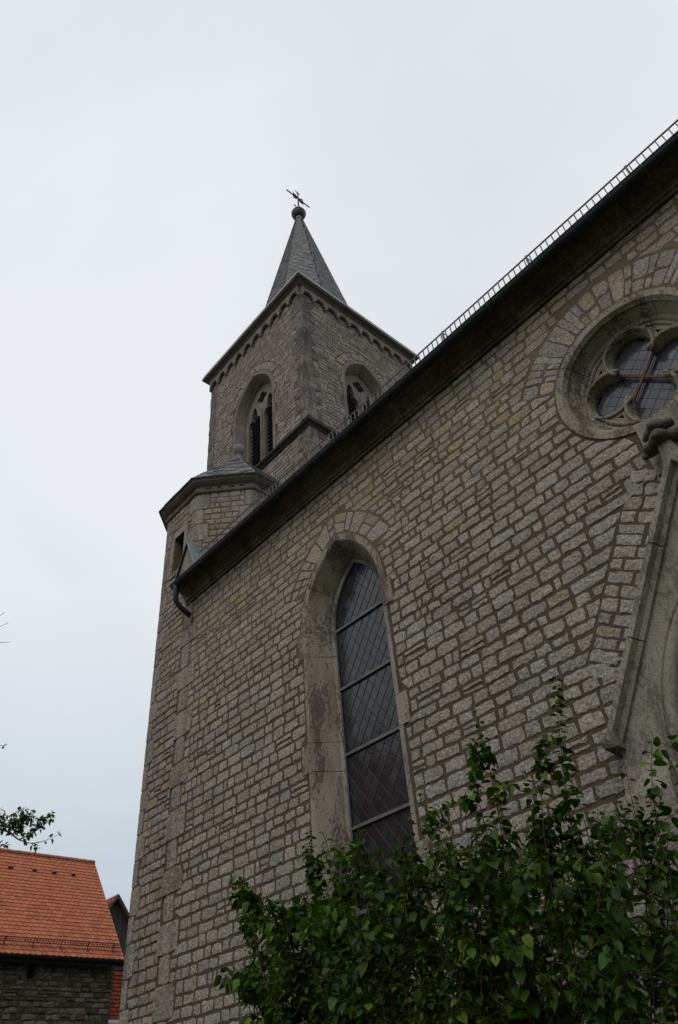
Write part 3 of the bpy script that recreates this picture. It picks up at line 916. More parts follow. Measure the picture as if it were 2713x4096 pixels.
gyr, gz0, gz1 = -.31, 9.03, 9.235
XR0 = -10.52
mb = MB(); mb.box(XR0, XE, gyr - .010, gyr + .010, gz1, gz1 + .016); mb.build('rail', M['rail'], guard)
mb = MB(); mb.box(XR0, XE, gyr - .008, gyr + .008, gz0 - .012, gz0); mb.build('rail', M['rail'], guard)
x = XR0 + .04; k = 0
rung_me = None
while x < 1.5:
    if rung_me is None:
        mb = MB(); mb.box(-.007, .007, -.006, .006, gz0, gz1); o = mb.build('rung', M['rail'], guard); o.location = (x, gyr, 0); rung_me = o.data
    else:
        o = bpy.data.objects.new('rung', rung_me); COL.objects.link(o); o.parent = guard; o.location = (x, gyr, 0)
    x += .0955; k += 1
x = -10.3 + .12
while x < XE:
    mb = MB(); mb.box(x - .014, x + .014, gyr - .014, gyr + .006, gz0 - .05, gz1 + .03); mb.tube([(x, gyr, gz1), (x, gyr + .25, gz1 - .05 + .1)], .008, 4); mb.build('guard_bracket', M['rail'], guard); x += 1.63
RY = 6.85
rs_ = math.tan(math.radians(46))
mb = MB()
ye = -.36; ze = EZ + .335
block_between(mb, [(-11.05, ye, ze), (-11.05, ye, ze + .06), (-11.05, RY, ze + (RY - ye) * rs_ + .06), (-11.05, 2 * RY - ye, ze + .06), (-11.05, 2 * RY - ye, ze), (-11.05, RY, ze + (RY - ye) * rs_)],
              [(XE, ye, ze), (XE, ye, ze + .06), (XE, RY, ze + (RY - ye) * rs_ + .06), (XE, 2 * RY - ye, ze + .06), (XE, 2 * RY - ye, ze), (XE, RY, ze + (RY - ye) * rs_)], (1, 1, 1))
mb.build('nave_roof', M['slate'], church)
mb = MB()                                    # remaining nave walls: east end, north side, west gable
mb.box(XE - .5, XE - .002, .56, 2 * RY - .5, GZ, EZ)
mb.box(XW + .4, XE - .002, 2 * RY - .5, 2 * RY, GZ, EZ)
mb.add([(XW + .4, .56, GZ), (XW + .4, 2 * RY - .51, GZ), (XW + .4, 2 * RY - .51, EZ), (XW + .4, RY, EZ + (RY) * rs_), (XW + .4, .56, EZ + .3)], [(0, 4, 3, 2, 1)])
mb.add([(XE - .3, .56, EZ), (XE - .3, 2 * RY - .51, EZ), (XE - .3, RY, EZ + (RY) * rs_ - .3)], [(0, 1, 2)])
mb.build('rear_walls', M['tmortar'], church)
gab = empty('gablet'); gab.parent = church     # little stone gablet with a zinc saddle roof at the corner
L_, A_, B_ = (-11.47, 9.02), (-11.08, 9.84), (-10.68, 9.02)
mb = MB(); block_between(mb, [(p[0], -.25, p[1]) for p in (L_, B_, A_)], [(p[0], .75, p[1]) for p in (L_, B_, A_)], (1, 1, 1)); mb.build('gablet_wall', M['quoin'], gab)
for nm, q, mt_ in (('saddle_roof', (B_, A_), M['zinc']), ('saddle_roof', (A_, L_), M['iron'])):  # left zinc slope in dark iron colour, painting its shaded overhang
    d = Vector((q[1][0] - q[0][0], 0, q[1][1] - q[0][1])).normalized(); n_ = Vector((d.z, 0, -d.x)) * .035
    p0 = Vector((q[0][0], -.30, q[0][1])); p1 = Vector((q[1][0], -.30, q[1][1]))
    a_ = [p0 + n_ * .05, p1 + n_ * .05, p1 + n_, p0 + n_]
    mb = MB(); block_between(mb, [tuple(x_) for x_ in a_], [tuple(x_ + Vector((0, 1.05, 0))) for x_ in a_], (1, 1, 1)); mb.build(nm, mt_, gab)

# ---- stair turret
tur = empty('stair_turret'); tur.parent = church
TS = 1.30; TA = TS / 2 / math.tan(PI / 8)
TX, TY = -11.98, .03 + TA
TZ = 11.60
ROT = -PI / 2 - PI / 8
def tcorner(k, a=TA):
    r = a / math.cos(PI / 8); an = ROT + PI / 4 * k
    return Vector((TX + r * math.cos(an), TY + r * math.sin(an), 0))
# faces: k=0 faces -y (beside the nave wall), 1 faces +x-y, 2 faces +x, 7 faces -x-y
SLX0, SLX1, SLZ0, SLZ1 = -12.20, -11.77, 9.82, 10.80
mb = MB()
for k in range(8):
    a, b_ = tcorner(k), tcorner(k + 1); n = Vector(((a + b_) / 2 - Vector((TX, TY, 0)))).normalized()
    fr = Frame(a, (b_ - a), n); L = (b_ - a).length
    holes = [[(SLX0 - a.x, SLZ0), (SLX1 - a.x, SLZ0), (SLX1 - a.x, SLZ1), (SLX0 - a.x, SLZ1)]] if k == 0 else []
    poly_prism(mb, fr, [(0, GZ), (L, GZ), (L, TZ + .5), (0, TZ + .5)], holes, -.3, 0, back=False, sides=bool(holes))
turw = mb.build('turret_wall', M['mortar'], tur)
shapes = []
tq = []
z = GZ
while z < TZ - .02:
    h = rnd(.36, .5)
    if TZ - z - h < .25: h = TZ - z
    tq.append((z, z + h)); z += h
for k in (0, 1, 2, 7):
    a, b_ = tcorner(k), tcorner(k + 1); n = ((a + b_) / 2 - Vector((TX, TY, 0))).normalized()
    fr = Frame(a, (b_ - a), n)
    low = GZ if k in (0, 7) else 8.4
    # corner quoins
    for i, (z0, z1) in enumerate(tq):
        if z1 < low: continue
        wl = (.30 if (i + k) % 2 else .17); wr_ = (.17 if (i + k) % 2 else .30)
        if k == 0 and z0 < 8.4: wr_ = 0
        for (ua, ub) in (((0.0, wl),) + (((TS - wr_, TS),) if wr_ else ())):
            vs, fs = stone_shape(fr, [(ua - .003, z0 + .006), (ub, z0 + .006), (ub, z1 - .006), (ua - .003, z1 - .006)], .014, 3, .004, .012)
            mb = MB(); mb.add(vs, fs, jit_tint(.14, .03, 0)); mb.build('quoin_stone', M['quoin'], turw)
    def tex(v, k=k, a=a):
        e = []
        for i, (z0, z1) in enumerate(tq):
            if z0 <= v < z1:
                e.append((-1, (.30 if (i + k) % 2 else .17) + .01))
                if not (k == 0 and z0 < 8.4): e.append((TS - (.17 if (i + k) % 2 else .30) - .01, TS + 1))
        if k == 0 and SLZ0 - .16 < v < SLZ1 + .22: e.append((SLX0 - .17 - a.x, SLX1 + .17 - a.x))
        if k == 0 and v < 8.45: e.append((XW - .21 - a.x, TS + 1))
        return e
    for q in courses(0, TS, low, TZ, (.13, .19), (.14, .36), .026, tex):
        vs, fs = stone_shape(fr, q, rnd(.008, .018), 3, .007, .012); shapes.append((vs, fs, jit_tint(.14, .05, .05)))
emit(shapes, 'wall_stone', M['tstone'], turw, 120, 'wall_stones')
# slit window dressings
slit = empty('slit_window'); slit.parent = tur
F0 = Frame((0, .03, 0), (1, 0, 0), (0, -1, 0))
for nm, q in (('lintel', (SLX0 - .15, SLX1 + .15, SLZ1, SLZ1 + .2)), ('slit_sill', (SLX0 - .12, SLX1 + .12, SLZ0 - .14, SLZ0)), ('jamb', (SLX0 - .15, SLX0, SLZ0, SLZ1)), ('jamb', (SLX1, SLX1 + .15, SLZ0, SLZ1))):
    mb = MB(); y1 = .03 - .022
    mb.box(q[0] + .002, q[1] - .002, y1, .30, q[2] + .002, q[3] - .002, jit_tint(.06, .03, 0)); mb.build(nm, M['dressed'], slit)
mb = MB(); mb.box(SLX0, SLX1, .26, .28, SLZ0, SLZ1); mb.build('pane', M['glass'], slit)
# cornice of the turret
mb = MB()
ngon_ring(mb, TX, TY, 8, ROT, [(TA - .02, TZ - .02), (TA + .06, TZ), (TA + .08, TZ + .035), (TA + .055, TZ + .065), (TA + .03, TZ + .07), (TA + .03, TZ + .19), (TA + .10, TZ + .21), (TA + .18, TZ + .26), (TA + .19, TZ + .31), (TA - .1, TZ + .325)])
tcor = mb.build('turret_cornice', M['tdressed'], tur)
for k in (0, 1, 2):                          # dark plates on the frieze, painting the shade of vent slots
    a, b_ = tcorner(k, TA + .03), tcorner(k + 1, TA + .03); n = ((a + b_) / 2 - Vector((TX, TY, 0))).normalized(); fr = Frame(a, b_ - a, n); L = (b_ - a).length
    for j in range(4):
        u = L * (.16 + .20 * j) ; w = rnd(.10, .17)
        mb = MB(); poly_prism(mb, fr, [(u, TZ + .10), (u + w, TZ + .10), (u + w, TZ + .16), (u + w * .6, TZ + .17), (u, TZ + .155)], [], -.01, .004); mb.build('vent_slot_shade', M['soot_shade'], tcor)
def slate_roof(cx, cy, n, rot, a_of, z0, z1, expo, wid, faces, shapes):
    """overlapping slates on a pyramid whose apothem at height z is a_of(z)"""
    zs_ = []; z = z0
    while z < z1:
        sl = (a_of(z) - a_of(z + .02)) / .02
        zs_.append(z); z += expo / math.hypot(1, sl)
    zs_.append(z1)
    for k in faces:
        for r_ in range(len(zs_) - 1):
            za, zb = zs_[r_], min(z1, zs_[r_ + 1] + (zs_[r_ + 1] - zs_[r_]) * .35)
            def cr_(z, kk, lift):
                a = a_of(z) + lift; rr = a / math.cos(PI / n); an = rot + 2 * PI / n * kk
                return Vector((cx + rr * math.cos(an), cy + rr * math.sin(an), z))
            A, B = cr_(za, k, .024), cr_(za, k + 1, .024); C_, D_ = cr_(zb, k + 1, .001), cr_(zb, k, .001)
            L = (B - A).length; m_ = max(1, round(L / wid)); off = (r_ % 2) * .5
            us = [0] + [min(1, max(0, (i + off) / m_)) for i in range(1 if off == 0 else 0, m_ + 1)]
            us = sorted(set(us + [1.0]))
            nn = (B - A).cross(D_ - A).normalized()
            for u0_, u1_ in zip(us[:-1], us[1:]):
                if u1_ - u0_ < .02: continue
                l0 = rnd(0, .006)
                p0, p1 = A.lerp(B, u0_ + .004) + nn * l0, A.lerp(B, u1_ - .004) + nn * rnd(0, .006)
                p2, p3 = D_.lerp(C_, u1_ - .004), D_.lerp(C_, u0_ + .004)
                dz = Vector((0, 0, rnd(-.012, .012))); p0 = p0 + dz; p1 = p1 + dz + Vector((0, 0, rnd(-.01, .01)))
                th = nn * -.024
                vs = [tuple(q) for q in (p0, p1, p2, p3, p0 + th, p1 + th)]
                kk = 1 + rnd(-.32, .36)
                shapes.append((vs, [(0, 1, 2, 3), (4, 5, 1, 0), (0, 3, 4), (1, 5, 2)], (kk, kk * rnd(.97, 1.02), kk * rnd(.96, 1.03))))
TRZ0, TRZ1 = TZ + .33, 14.22
TRA0 = TA + .22
tra = lambda z: TRA0 * (1 - (z - TRZ0) / (TRZ1 + .03 - TRZ0)) ** 1.0
mb = MB(); ngon_ring(mb, TX, TY, 8, ROT, [(TRA0 - .02, TRZ0 - .03), (TRA0, TRZ0), (.02, TRZ1)]); ngon_ring(mb, TX, TY, 8, ROT, [(.02, TRZ0 - .028), (TRA0 - .02, TRZ0 - .028)])
trf = mb.build('turret_roof', M['slate'], tur)
shapes = []
slate_roof(TX, TY, 8, ROT, tra, TRZ0 - .01, TRZ1 - .1, .17, .24, range(8), shapes)
emit(shapes, 'slate', M['slate'], trf, 150, 'slates')
mb = MB(); mb.tube([tcorner(2, tra(z)) + Vector((0, 0, z + .02)) for z in (TRZ0, TRZ1 - .1)], .012, 5); mb.build('hip_strip', M['zinc'], trf)
mb = MB()
mb.lathe(TX, TY, [(.13, TRZ1 - .14), (.10, TRZ1 - .02), (.07, TRZ1 + .13), (.10, TRZ1 + .16), (.14, TRZ1 + .22), (.162, TRZ1 + .31), (.15, TRZ1 + .41), (.09, TRZ1 + .49), (.01, TRZ1 + .52)], 16)
mb.build('ball_finial', M['ballstone'], tur, smooth=True)

# ---- tower
tow = empty('tower'); tow.parent = church
WX1, WY0, WH = -11.544, 3.9, 2.945          # corner and half width
WXC, WYC = WX1 - WH, WY0 + WH
WZ0, WZT, WSTR = GZ, 24.22, 16.72            # base, underside of cornice, string course
BS, BH, BA, BSILL = 20.2, 1.11, 1.67, 17.0  # belfry opening
FS = Frame((WXC, WY0, 0), (1, 0, 0), (0, -1, 0))
FE = Frame((WX1, WYC, 0), (0, 1, 0), (1, 0, 0))
FW = Frame((WX1 - 2 * WH, WYC, 0), (0, -1, 0), (-1, 0, 0))
FNN = Frame((WXC, WY0 + 2 * WH, 0), (-1, 0, 0), (0, 1, 0))
bhole = [(x, BS + z) for x, z in arch_pts(BH + .02, BA + .02)] + [(BH + .02, BSILL), (-BH - .02, BSILL)]
mb = MB()
for fr in (FS, FE, FW, FNN):
    poly_prism(mb, fr, [(-WH, WZ0), (WH, WZ0), (WH, WZT + .3), (-WH, WZT + .3)], [bhole], -.5, 0, back=False)
mb.add([(WX1, WY0, WZT + .3), (WX1, WY0 + 2 * WH, WZT + .3), (WX1 - 2 * WH, WY0 + 2 * WH, WZT + .3), (WX1 - 2 * WH, WY0, WZT + .3)], [(0, 1, 2, 3)])
toww = mb.build('tower_wall', M['tmortar'], tow)
tz = []; z = 8.0
while z < WZT - .02:
    h = rnd(.30, .46)
    if WZT - z - h < .2: h = WZT - z
    tz.append((z, z + h)); z += h
BBAND = .36
def bel_excl(v):
    if v < BSILL - .1: return []
    hw = half_w(BH, BA, .16, v - BS)
    if hw is None:
        h2 = half_w(BH, BA, .16 + BBAND, v - BS)
        return [(-h2, h2)] if h2 else []
    if v > BS + .75:
        h2 = half_w(BH, BA, .16 + BBAND, v - BS); hw = h2 or hw
    elif v < BS and int((v - BSILL) / .55) % 2: hw += .12
    return [(-hw - .01, hw + .01)]
shapes = []
for fi, fr in enumerate((FS, FE)):
    def tex(v, fi=fi):
        e = bel_excl(v)
        for i, (a, b_) in enumerate(tz):
            if a <= v < b_:
                w = .62 if (i + fi) % 2 else .36
                e = e + [(-9, -WH + (w if fi == 1 else .4)), (WH - (w if fi == 0 else .4), 9)]
        if WSTR - .02 < v < WSTR + .3: e = [(-9, 9)]
        return e
    for q in courses(-WH, WH, 9.5 if fi == 1 else 8.0, WZT - .02, (.13, .20), (.20, .46), .026, tex, .05):
        vs, fs = stone_shape(fr, q, rnd(.008, .022), 2, .008, .012, inset=False); shapes.append((vs, fs, jit_tint(.20, .06, .05)))
    pin = [(x, BS + z) for x, z in arch_pts(BH, BA, .17) if z > .78]; pout = [(x, BS + z) for x, z in arch_pts(BH, BA, .16 + BBAND) if z > .78 * .98]
    k = 22
    def resamp(p, k):
        d = [0]
        for a, b_ in zip(p[:-1], p[1:]): d.append(d[-1] + math.hypot(b_[0] - a[0], b_[1] - a[1]))
        out = []
        for i in range(k + 1):
            s_ = d[-1] * i / k; j = max(jj for jj in range(len(d)) if d[jj] <= s_ + 1e-9); j = min(j, len(p) - 2)
            f = (s_ - d[j]) / ((d[j + 1] - d[j]) or 1); out.append((p[j][0] + (p[j + 1][0] - p[j][0]) * f, p[j][1] + (p[j + 1][1] - p[j][1]) * f))
        return out
    for q in arc_len_band(resamp(pin, k), resamp(pout, k), 0, 0, .3):
        vs, fs = stone_shape(fr, q[::-1], rnd(.008, .022), 2, .006, .01, inset=False); shapes.append((vs, fs, jit_tint(.18, .05, .03)))
emit(shapes, 'wall_stone', M['tstone'], toww, 150, 'wall_stones')
# rough corner quoins wrapping the visible edges
def corner_quoin(px_, py_, sx, sy, z0, z1, lx, ly):
    mb = MB(); o_ = .018
    x0, x1 = sorted((px_ + sx * o_, px_ - sx * lx)); y0, y1 = sorted((py_ + sy * o_, py_ - sy * ly))
    j = lambda: rnd(-.012, .012)
    vs = []
    for z_ in (z0 + .006, z1 - .006):
        vs += [(x0 + j(), y0 + j(), z_), (x1 + j(), y0 + j(), z_), (x1 + j(), y1 + j(), z_), (x0 + j(), y1 + j(), z_)]
    mb.add(vs, [(0, 3, 2, 1), (4, 5, 6, 7), (0, 1, 5, 4), (1, 2, 6, 5), (2, 3, 7, 6), (3, 0, 4, 7)], jit_tint(.2, .04, 0))
    mb.build('quoin_stone', M['tquoin'], toww)
for i, (a, b_) in enumerate(tz):
    if WSTR - .02 < (a + b_) / 2 < WSTR + .28: continue
    corner_quoin(WX1, WY0, 1, -1, a, b_, .36 if i % 2 == 0 else .62, .62 if i % 2 == 0 else .36) if True else None
    corner_quoin(WX1 - 2 * WH, WY0, -1, -1, a, b_, .38, .4)
    corner_quoin(WX1, WY0 + 2 * WH, 1, 1, a, b_, .4, .38)
# string course, cornice
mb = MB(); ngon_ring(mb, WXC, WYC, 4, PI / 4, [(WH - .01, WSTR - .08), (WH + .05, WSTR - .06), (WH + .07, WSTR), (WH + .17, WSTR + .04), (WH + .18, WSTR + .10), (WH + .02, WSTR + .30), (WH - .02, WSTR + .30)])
mb.build('string_course', M['soot_shade'], tow)
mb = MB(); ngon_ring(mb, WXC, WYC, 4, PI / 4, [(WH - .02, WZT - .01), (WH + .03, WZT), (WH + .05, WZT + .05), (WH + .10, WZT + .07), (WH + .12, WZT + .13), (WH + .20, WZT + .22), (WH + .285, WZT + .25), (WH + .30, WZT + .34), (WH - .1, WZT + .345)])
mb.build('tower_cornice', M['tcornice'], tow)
# round arched frieze under the cornice
frz = empty('arched_frieze'); frz.parent = tow
pit_ = 2 * WH / 10
for fr in (FS, FE):
    for i in range(10):
        u = -WH + i * pit_
        arc = [(u + pit_ / 2 - .225 * math.cos(PI * j / 12), 23.86 + .20 * math.sin(PI * j / 12)) for j in range(13)]
        outl = [(u + .002, 23.68), (u + .045, 23.74)] + arc + [(u + pit_ - .045, 23.74), (u + pit_ - .002, 23.68), (u + pit_ - .002, WZT - .004), (u + .002, WZT - .004)]
        mb = MB(); poly_prism(mb, fr, outl, [], -.02, .13, jit_tint(.08, .03, 0))
        arc2 = [(u + pit_ / 2 - .228 * math.cos(PI * j / 12), 23.84 + .20 * math.sin(PI * j / 12)) for j in range(13)]
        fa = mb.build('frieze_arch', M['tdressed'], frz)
        mb = MB(); mb.tube([fr.p(a, b_, .06) for a, b_ in arc2], .05, 6, cap=True); mb.build('arch_roll', M['soot_shade2'], fa)
# belfry windows
BY = .45
def trefoil_light(cx, hw, z0, zs_, zap):
    pts = [(cx - hw, z0), (cx - hw, zs_)]
    # lower foils, cusps and the pointed top foil
    for s in (-1, 1):
        seg = []
        for j in range(7):
            a = PI * (0.0 + j / 6 * .72)
            seg.append((cx + s * (hw * .55 + hw * .45 * math.cos(a)), zs_ + hw * .62 * math.sin(a)))
        top = []
        for j in range(6):
            f = j / 5
            top.append((cx + s * hw * .52 * (1 - f ** 1.6), zs_ + hw * .62 + (zap - zs_ - hw * .62) * math.sin(f * PI / 2)))
        if s == -1:
            pts += seg[1:] + top
        else:
            pts += list(reversed(top))[1:] + list(reversed(seg))[:-1]
    pts += [(cx + hw, zs_), (cx + hw, z0)]
    return pts
def belfry(fr):
    w = empty('belfry_window'); w.parent = tow
    TH, TAh = .93, 1.40
    for s in (-1, 1):
        zsb = [BSILL, 18.1, 19.0, 19.9, BS]
        def sec(z, s, ow):
            return [fr.p(s * (BH + ow), z, -.02), fr.p(s * (BH + ow), z, .014), fr.p(s * (BH + .01), z, .014), fr.p(s * BH, z, 0), fr.p(s * (TH + .05), z, -BY + .12), fr.p(s * (TH + .05), z, -BY + .08), fr.p(s * TH, z, -BY + .05), fr.p(s * TH, z, -BY - .2), fr.p(s * (BH + ow), z, -BY - .2)]
        for i, (a, b_) in enumerate(zip(zsb[:-1], zsb[1:])):
            mb = MB(); ow = .24 if i % 2 else .15
            block_between(mb, sec(a + .004, s, ow), sec(b_ - .004, s, ow), jit_tint(.10, .03, 0)); mb.build('surround_stone', M['tdressed'], w)
        def asec(t_):
            def pt(hw, ah, off, n):
                r = (hw * hw + ah * ah) / (2 * hw); c = r - hw; R_ = r + off; a = math.acos(c / R_) * t_
                return fr.p(s * (R_ * math.cos(a) - c), BS + R_ * math.sin(a), n)
            return [pt(BH, BA, .16, -.02), pt(BH, BA, .16, .014), pt(BH, BA, .01, .014), pt(BH, BA, 0, 0), pt(TH + .05, TAh + .05, 0, -BY + .12), pt(TH + .05, TAh + .05, 0, -BY + .08), pt(TH, TAh, 0, -BY + .05), pt(TH, TAh, 0, -BY - .2), pt(BH, BA, .16, -BY - .2)]
        for t0, t1 in ((0, .5), (.5, 1)):
            mb = MB(); n = 8; secs = [asec(t0 + (t1 - t0) * i / n) for i in range(n + 1)]; k = 9
            mb.add([p for q in secs for p in q], [(i * k + j, i * k + (j + 1) % k, (i + 1) * k + (j + 1) % k, (i + 1) * k + j) for i in range(n) for j in range(k)], jit_tint(.08, .03, 0)); mb.build('surround_stone', M['tdressed'], w)
    mb = MB()
    out = [(x, BS + z) for x, z in arch_pts(TH + .01, TAh + .01)] + [(TH + .01, BSILL + .02), (-TH - .01, BSILL + .02)]
    L1 = trefoil_light(-.475, .355, BSILL + .1, 19.95, 20.78); L2 = trefoil_light(.475, .355, BSILL + .1, 19.95, 20.78)
    qf = []
    for k in range(4):
        th = PI / 2 * k
        for i in range(9):
            a = th + math.radians(-110 + 220 * i / 8); qf.append((.16 * math.cos(th) + .135 * math.cos(a), 20.98 + .16 * math.sin(th) + .135 * math.sin(a)))
    poly_prism(mb, fr, out, [L1, L2, qf], -BY - .16, -BY + .06)
    mb.tube([fr.p(0, BSILL, -BY + .09), fr.p(0, 20.3, -BY + .09)], .045, 6)
    mb.build('tracery', M['tdressed'], w)
    for c in (-.475, .475):
        z = BSILL + .15
        while z < 20.45:
            mb = MB(); hw = .36
            vs = [fr.p(c - hw, z + .16, -BY - .42), fr.p(c + hw, z + .16, -BY - .42), fr.p(c + hw, z, -BY - .06), fr.p(c - hw, z, -BY - .06)]
            vs += [tuple(Vector(q) + Vector((0, 0, -.022))) for q in vs]
            mb.add(vs, [(0, 1, 2, 3), (7, 6, 5, 4), (3, 2, 6, 7), (0, 3, 7, 4), (2, 1, 5, 6)]); mb.build('louvre', M['dark'], w); z += .205
belfry(FS); belfry(FE)
# spire
spz = lambda z: .183 * (38.0 - z)
SZ0 = 25.75
spire_m = MB()
ngon_ring(spire_m, WXC, WYC, 8, ROT, [(spz(SZ0) - .02, SZ0), (spz(36.95) - .005, 36.95)])
# sprocketed skirt between square eaves and octagon
E0 = WH + .33; ez0 = WZT + .35
sq = [Vector((WXC + E0 * sx, WYC + E0 * sy, ez0)) for sx, sy in ((-1, -1), (1, -1), (1, 1), (-1, 1))]
oc = [Vector((WXC + spz(SZ0) / math.cos(PI / 8) * math.cos(ROT + PI / 4 * k), WYC + spz(SZ0) / math.cos(PI / 8) * math.sin(ROT + PI / 4 * k), SZ0)) for k in range(8)]
vs = [tuple(q) for q in sq] + [tuple(q) for q in oc]
fs = []
for k in range(4):
    k0 = 4 + (2 * k) % 8; k1 = 4 + (2 * k + 1) % 8; k2 = 4 + (2 * k + 2) % 8
    fs.append((k, (k + 1) % 4, k1, k0)); fs.append(((k + 1) % 4, k2, k1))
spire_m.add(vs, fs)
spire_m.add([(q.x, q.y, ez0 - .03) for q in sq] + [tuple(q) for q in sq], [(0, 1, 5, 4), (1, 2, 6, 5), (2, 3, 7, 6), (3, 0, 4, 7), (0, 3, 2, 1)])
spire = spire_m.build('spire', M['slate'], tow)
shapes = []
slate_roof(WXC, WYC, 8, ROT, spz, SZ0 - .05, 36.95, .165, .22, range(8), shapes)
emit(shapes, 'slate', M['slate'], spire, 300, 'slates')
mb = MB()                                    # scalloped slate edge along the eaves
for a, b_ in ((sq[0], sq[1]), (sq[1], sq[2])):
    n = 34
    for i in range(n):
        p = a.lerp(b_, i / n); q = a.lerp(b_, (i + .94) / n); c_ = Vector((WXC, WYC, 38)); up = ((c_ - (p + q) / 2).normalized()) * .3
        l = Vector((0, 0, rnd(.005, .02)))
        mb.add([tuple(p + l), tuple(q + l), tuple(q + up), tuple(p + up), tuple(p + l - Vector((0, 0, .016))), tuple(q + l - Vector((0, 0, .016)))], [(0, 1, 2, 3), (4, 5, 1, 0)], tuple([rnd(.6, 1.0)] * 3))
mb.build('eaves_slates', M['slate'], spire, kind='stuff')
for i in range(11):                          # roof hooks along one hip
    z = 36.3 - i * .95; a = spz(z) + .02; r = a / math.cos(PI / 8); an = ROT + PI / 4 * 2
    c = Vector((WXC + r * math.cos(an), WYC + r * math.sin(an), z)); nrm = Vector((math.cos(an), math.sin(an), .2)).normalized()
    mb = MB(); mb.tube([c, c + nrm * .10, c + nrm * .12 + Vector((0, 0, .09))], .022, 5); mb.build('roof_hook', M['iron'], spire)
mb = MB()
mb.lathe(WXC, WYC, [(.215, 36.9), (.18, 37.15), (.165, 37.32)], 16); mb.build('spire_neck', M['ballstone'], tow, smooth=True)
mb = MB()
mb.lathe(WXC, WYC, [(.14, 37.30), (.22, 37.35), (.32, 37.47), (.375, 37.62), (.385, 37.70), (.40, 37.72), (.40, 37.75), (.38, 37.77), (.34, 37.92), (.24, 38.06), (.10, 38.14), (.03, 38.18)], 24)
mb.build('spire_ball', M['leadball'], tow, smooth=True)
vane = empty('spire_cross'); vane.parent = tow
cz_, cy_ = 39.5, WYC + .05
mb = MB(); mb.tube([(WXC, cy_ - .03, 38.1), (WXC, cy_, 39.0), (WXC, cy_, 40.15), (WXC, cy_, 40.35)], [.05, .045, .035, .008], 8); mb.build('upright', M['iron'], vane)
mb = MB(); mb.tube([(WXC, cy_ - .86, cz_), (WXC, cy_ - .72, cz_), (WXC, cy_ - .68, cz_), (WXC, cy_ + .68, cz_), (WXC, cy_ + .72, cz_), (WXC, cy_ + .86, cz_)], [.006, .045, .034, .034, .045, .006], 7); mb.build('cross_arm', M['iron'], vane)
for sy in (-1, 1):
    for sz in (-1, 1):
        mb = MB(); mb.tube([(WXC, cy_ + sy * .06, cz_ + sz * .06), (WXC, cy_ + sy * .2, cz_ + sz * .16), (WXC, cy_ + sy * .27, cz_ + sz * .20), (WXC, cy_ + sy * .42, cz_ + sz * .38)], [.03, .05, .028, .005], 6)
        mb.tube([(WXC, cy_ + sy * .12, cz_ + sz * .02), (WXC, cy_ + sy * .3, cz_ + sz * .06), (WXC, cy_ + sy * .36, cz_ + sz * .13), (WXC, cy_ + sy * .30, cz_ + sz * .17)], .018, 5)
        mb.build('scroll', M['iron'], vane)
for sy in (-1, 1):
    mb = MB(); mb.tube([(WXC, cy_, 40.05), (WXC, cy_ + sy * .1, 40.12), (WXC, cy_ + sy * .14, 40.28)], .022, 5); mb.build('scroll', M['iron'], vane)
mb = MB(); mb.tube([(WXC, cy_, 38.3), (WXC, cy_ - .18, 38.32), (WXC, cy_ - .22, 38.45), (WXC, cy_ - .34, 38.40)], .03, 6); mb.tube([(WXC, cy_, 38.3), (WXC, cy_ + .14, 38.34), (WXC, cy_ + .15, 38.44)], .015, 5); mb.build('lower_scroll', M['iron'], vane)

# ================================================================== tiled house left of the turret
house = empty('tiled_house')
tag(house, 'stone house with large orange tiled roof at lower left of the church', 'house')
HX, HZ, HY1, HY0 = -24.26, 4.50, 6.02, -7.0  # eaves line, verge, far end
HRX, HRZ = -27.36, 8.12                      # ridge
SLP = Vector((HRX - HX, 0, HRZ - HZ)); SL = SLP.length; su = SLP.normalized(); sn = Vector((-su.z * -1, 0, -su.x)).normalized()
sn = Vector((su.z, 0, -su.x)).normalized()
if sn.x < 0: sn = -sn
FH = Frame((-24.58, 0, 0), (0, 1, 0), (1, 0, 0))
mb = MB()
slit_h = [(3.14, 3.98), (3.36, 3.98), (3.38, 4.44), (3.16, 4.44)]
poly_prism(mb, FH, [(HY0 + .3, GZ), (5.86, GZ), (5.86, 4.62), (HY0 + .3, 4.62)], [slit_h], -.5, 0)
mb.box(-30.1, -25.09, 5.40, 5.855, GZ, 4.62); mb.box(-30.1, -25.09, HY0 + .305, HY0 + .7, GZ, 4.62)
mb.add([(-25.0, 5.8, 4.6), (-29.8, 5.8, 4.6), (HRX, 5.8, HRZ - .25), (-25.0, 5.6, 4.6), (-29.8, 5.6, 4.6), (HRX, 5.6, HRZ - .25)], [(0, 2, 1), (3, 4, 5), (0, 3, 5, 2), (1, 2, 5, 4)])
hw_ = mb.build('house_wall', M['rmortar'], house)
mb = MB(); mb.box(-25.0, -24.95, 3.10, 3.42, 3.9, 4.5); mb.build('slit_backing', M['dark'], house)  # dark panel closing the back of the slit opening
shapes = []
for q in courses(-1.5, 5.85, 1.2, 4.55, (.09, .17), (.14, .46), .022, lambda v: [(3.08, 3.44)] if 3.93 < v < 4.55 else [], .12):
    vs, fs = stone_shape(FH, q, rnd(.005, .05), 3, .014, .016)
    k = rnd(.45, 1.35); w = rnd(-.06, .06)
    shapes.append((vs, fs, (k * (1 + w), k, k * (1 - w))))
emit(shapes, 'wall_stone', M['rubble'], hw_, 200, 'wall_stones')
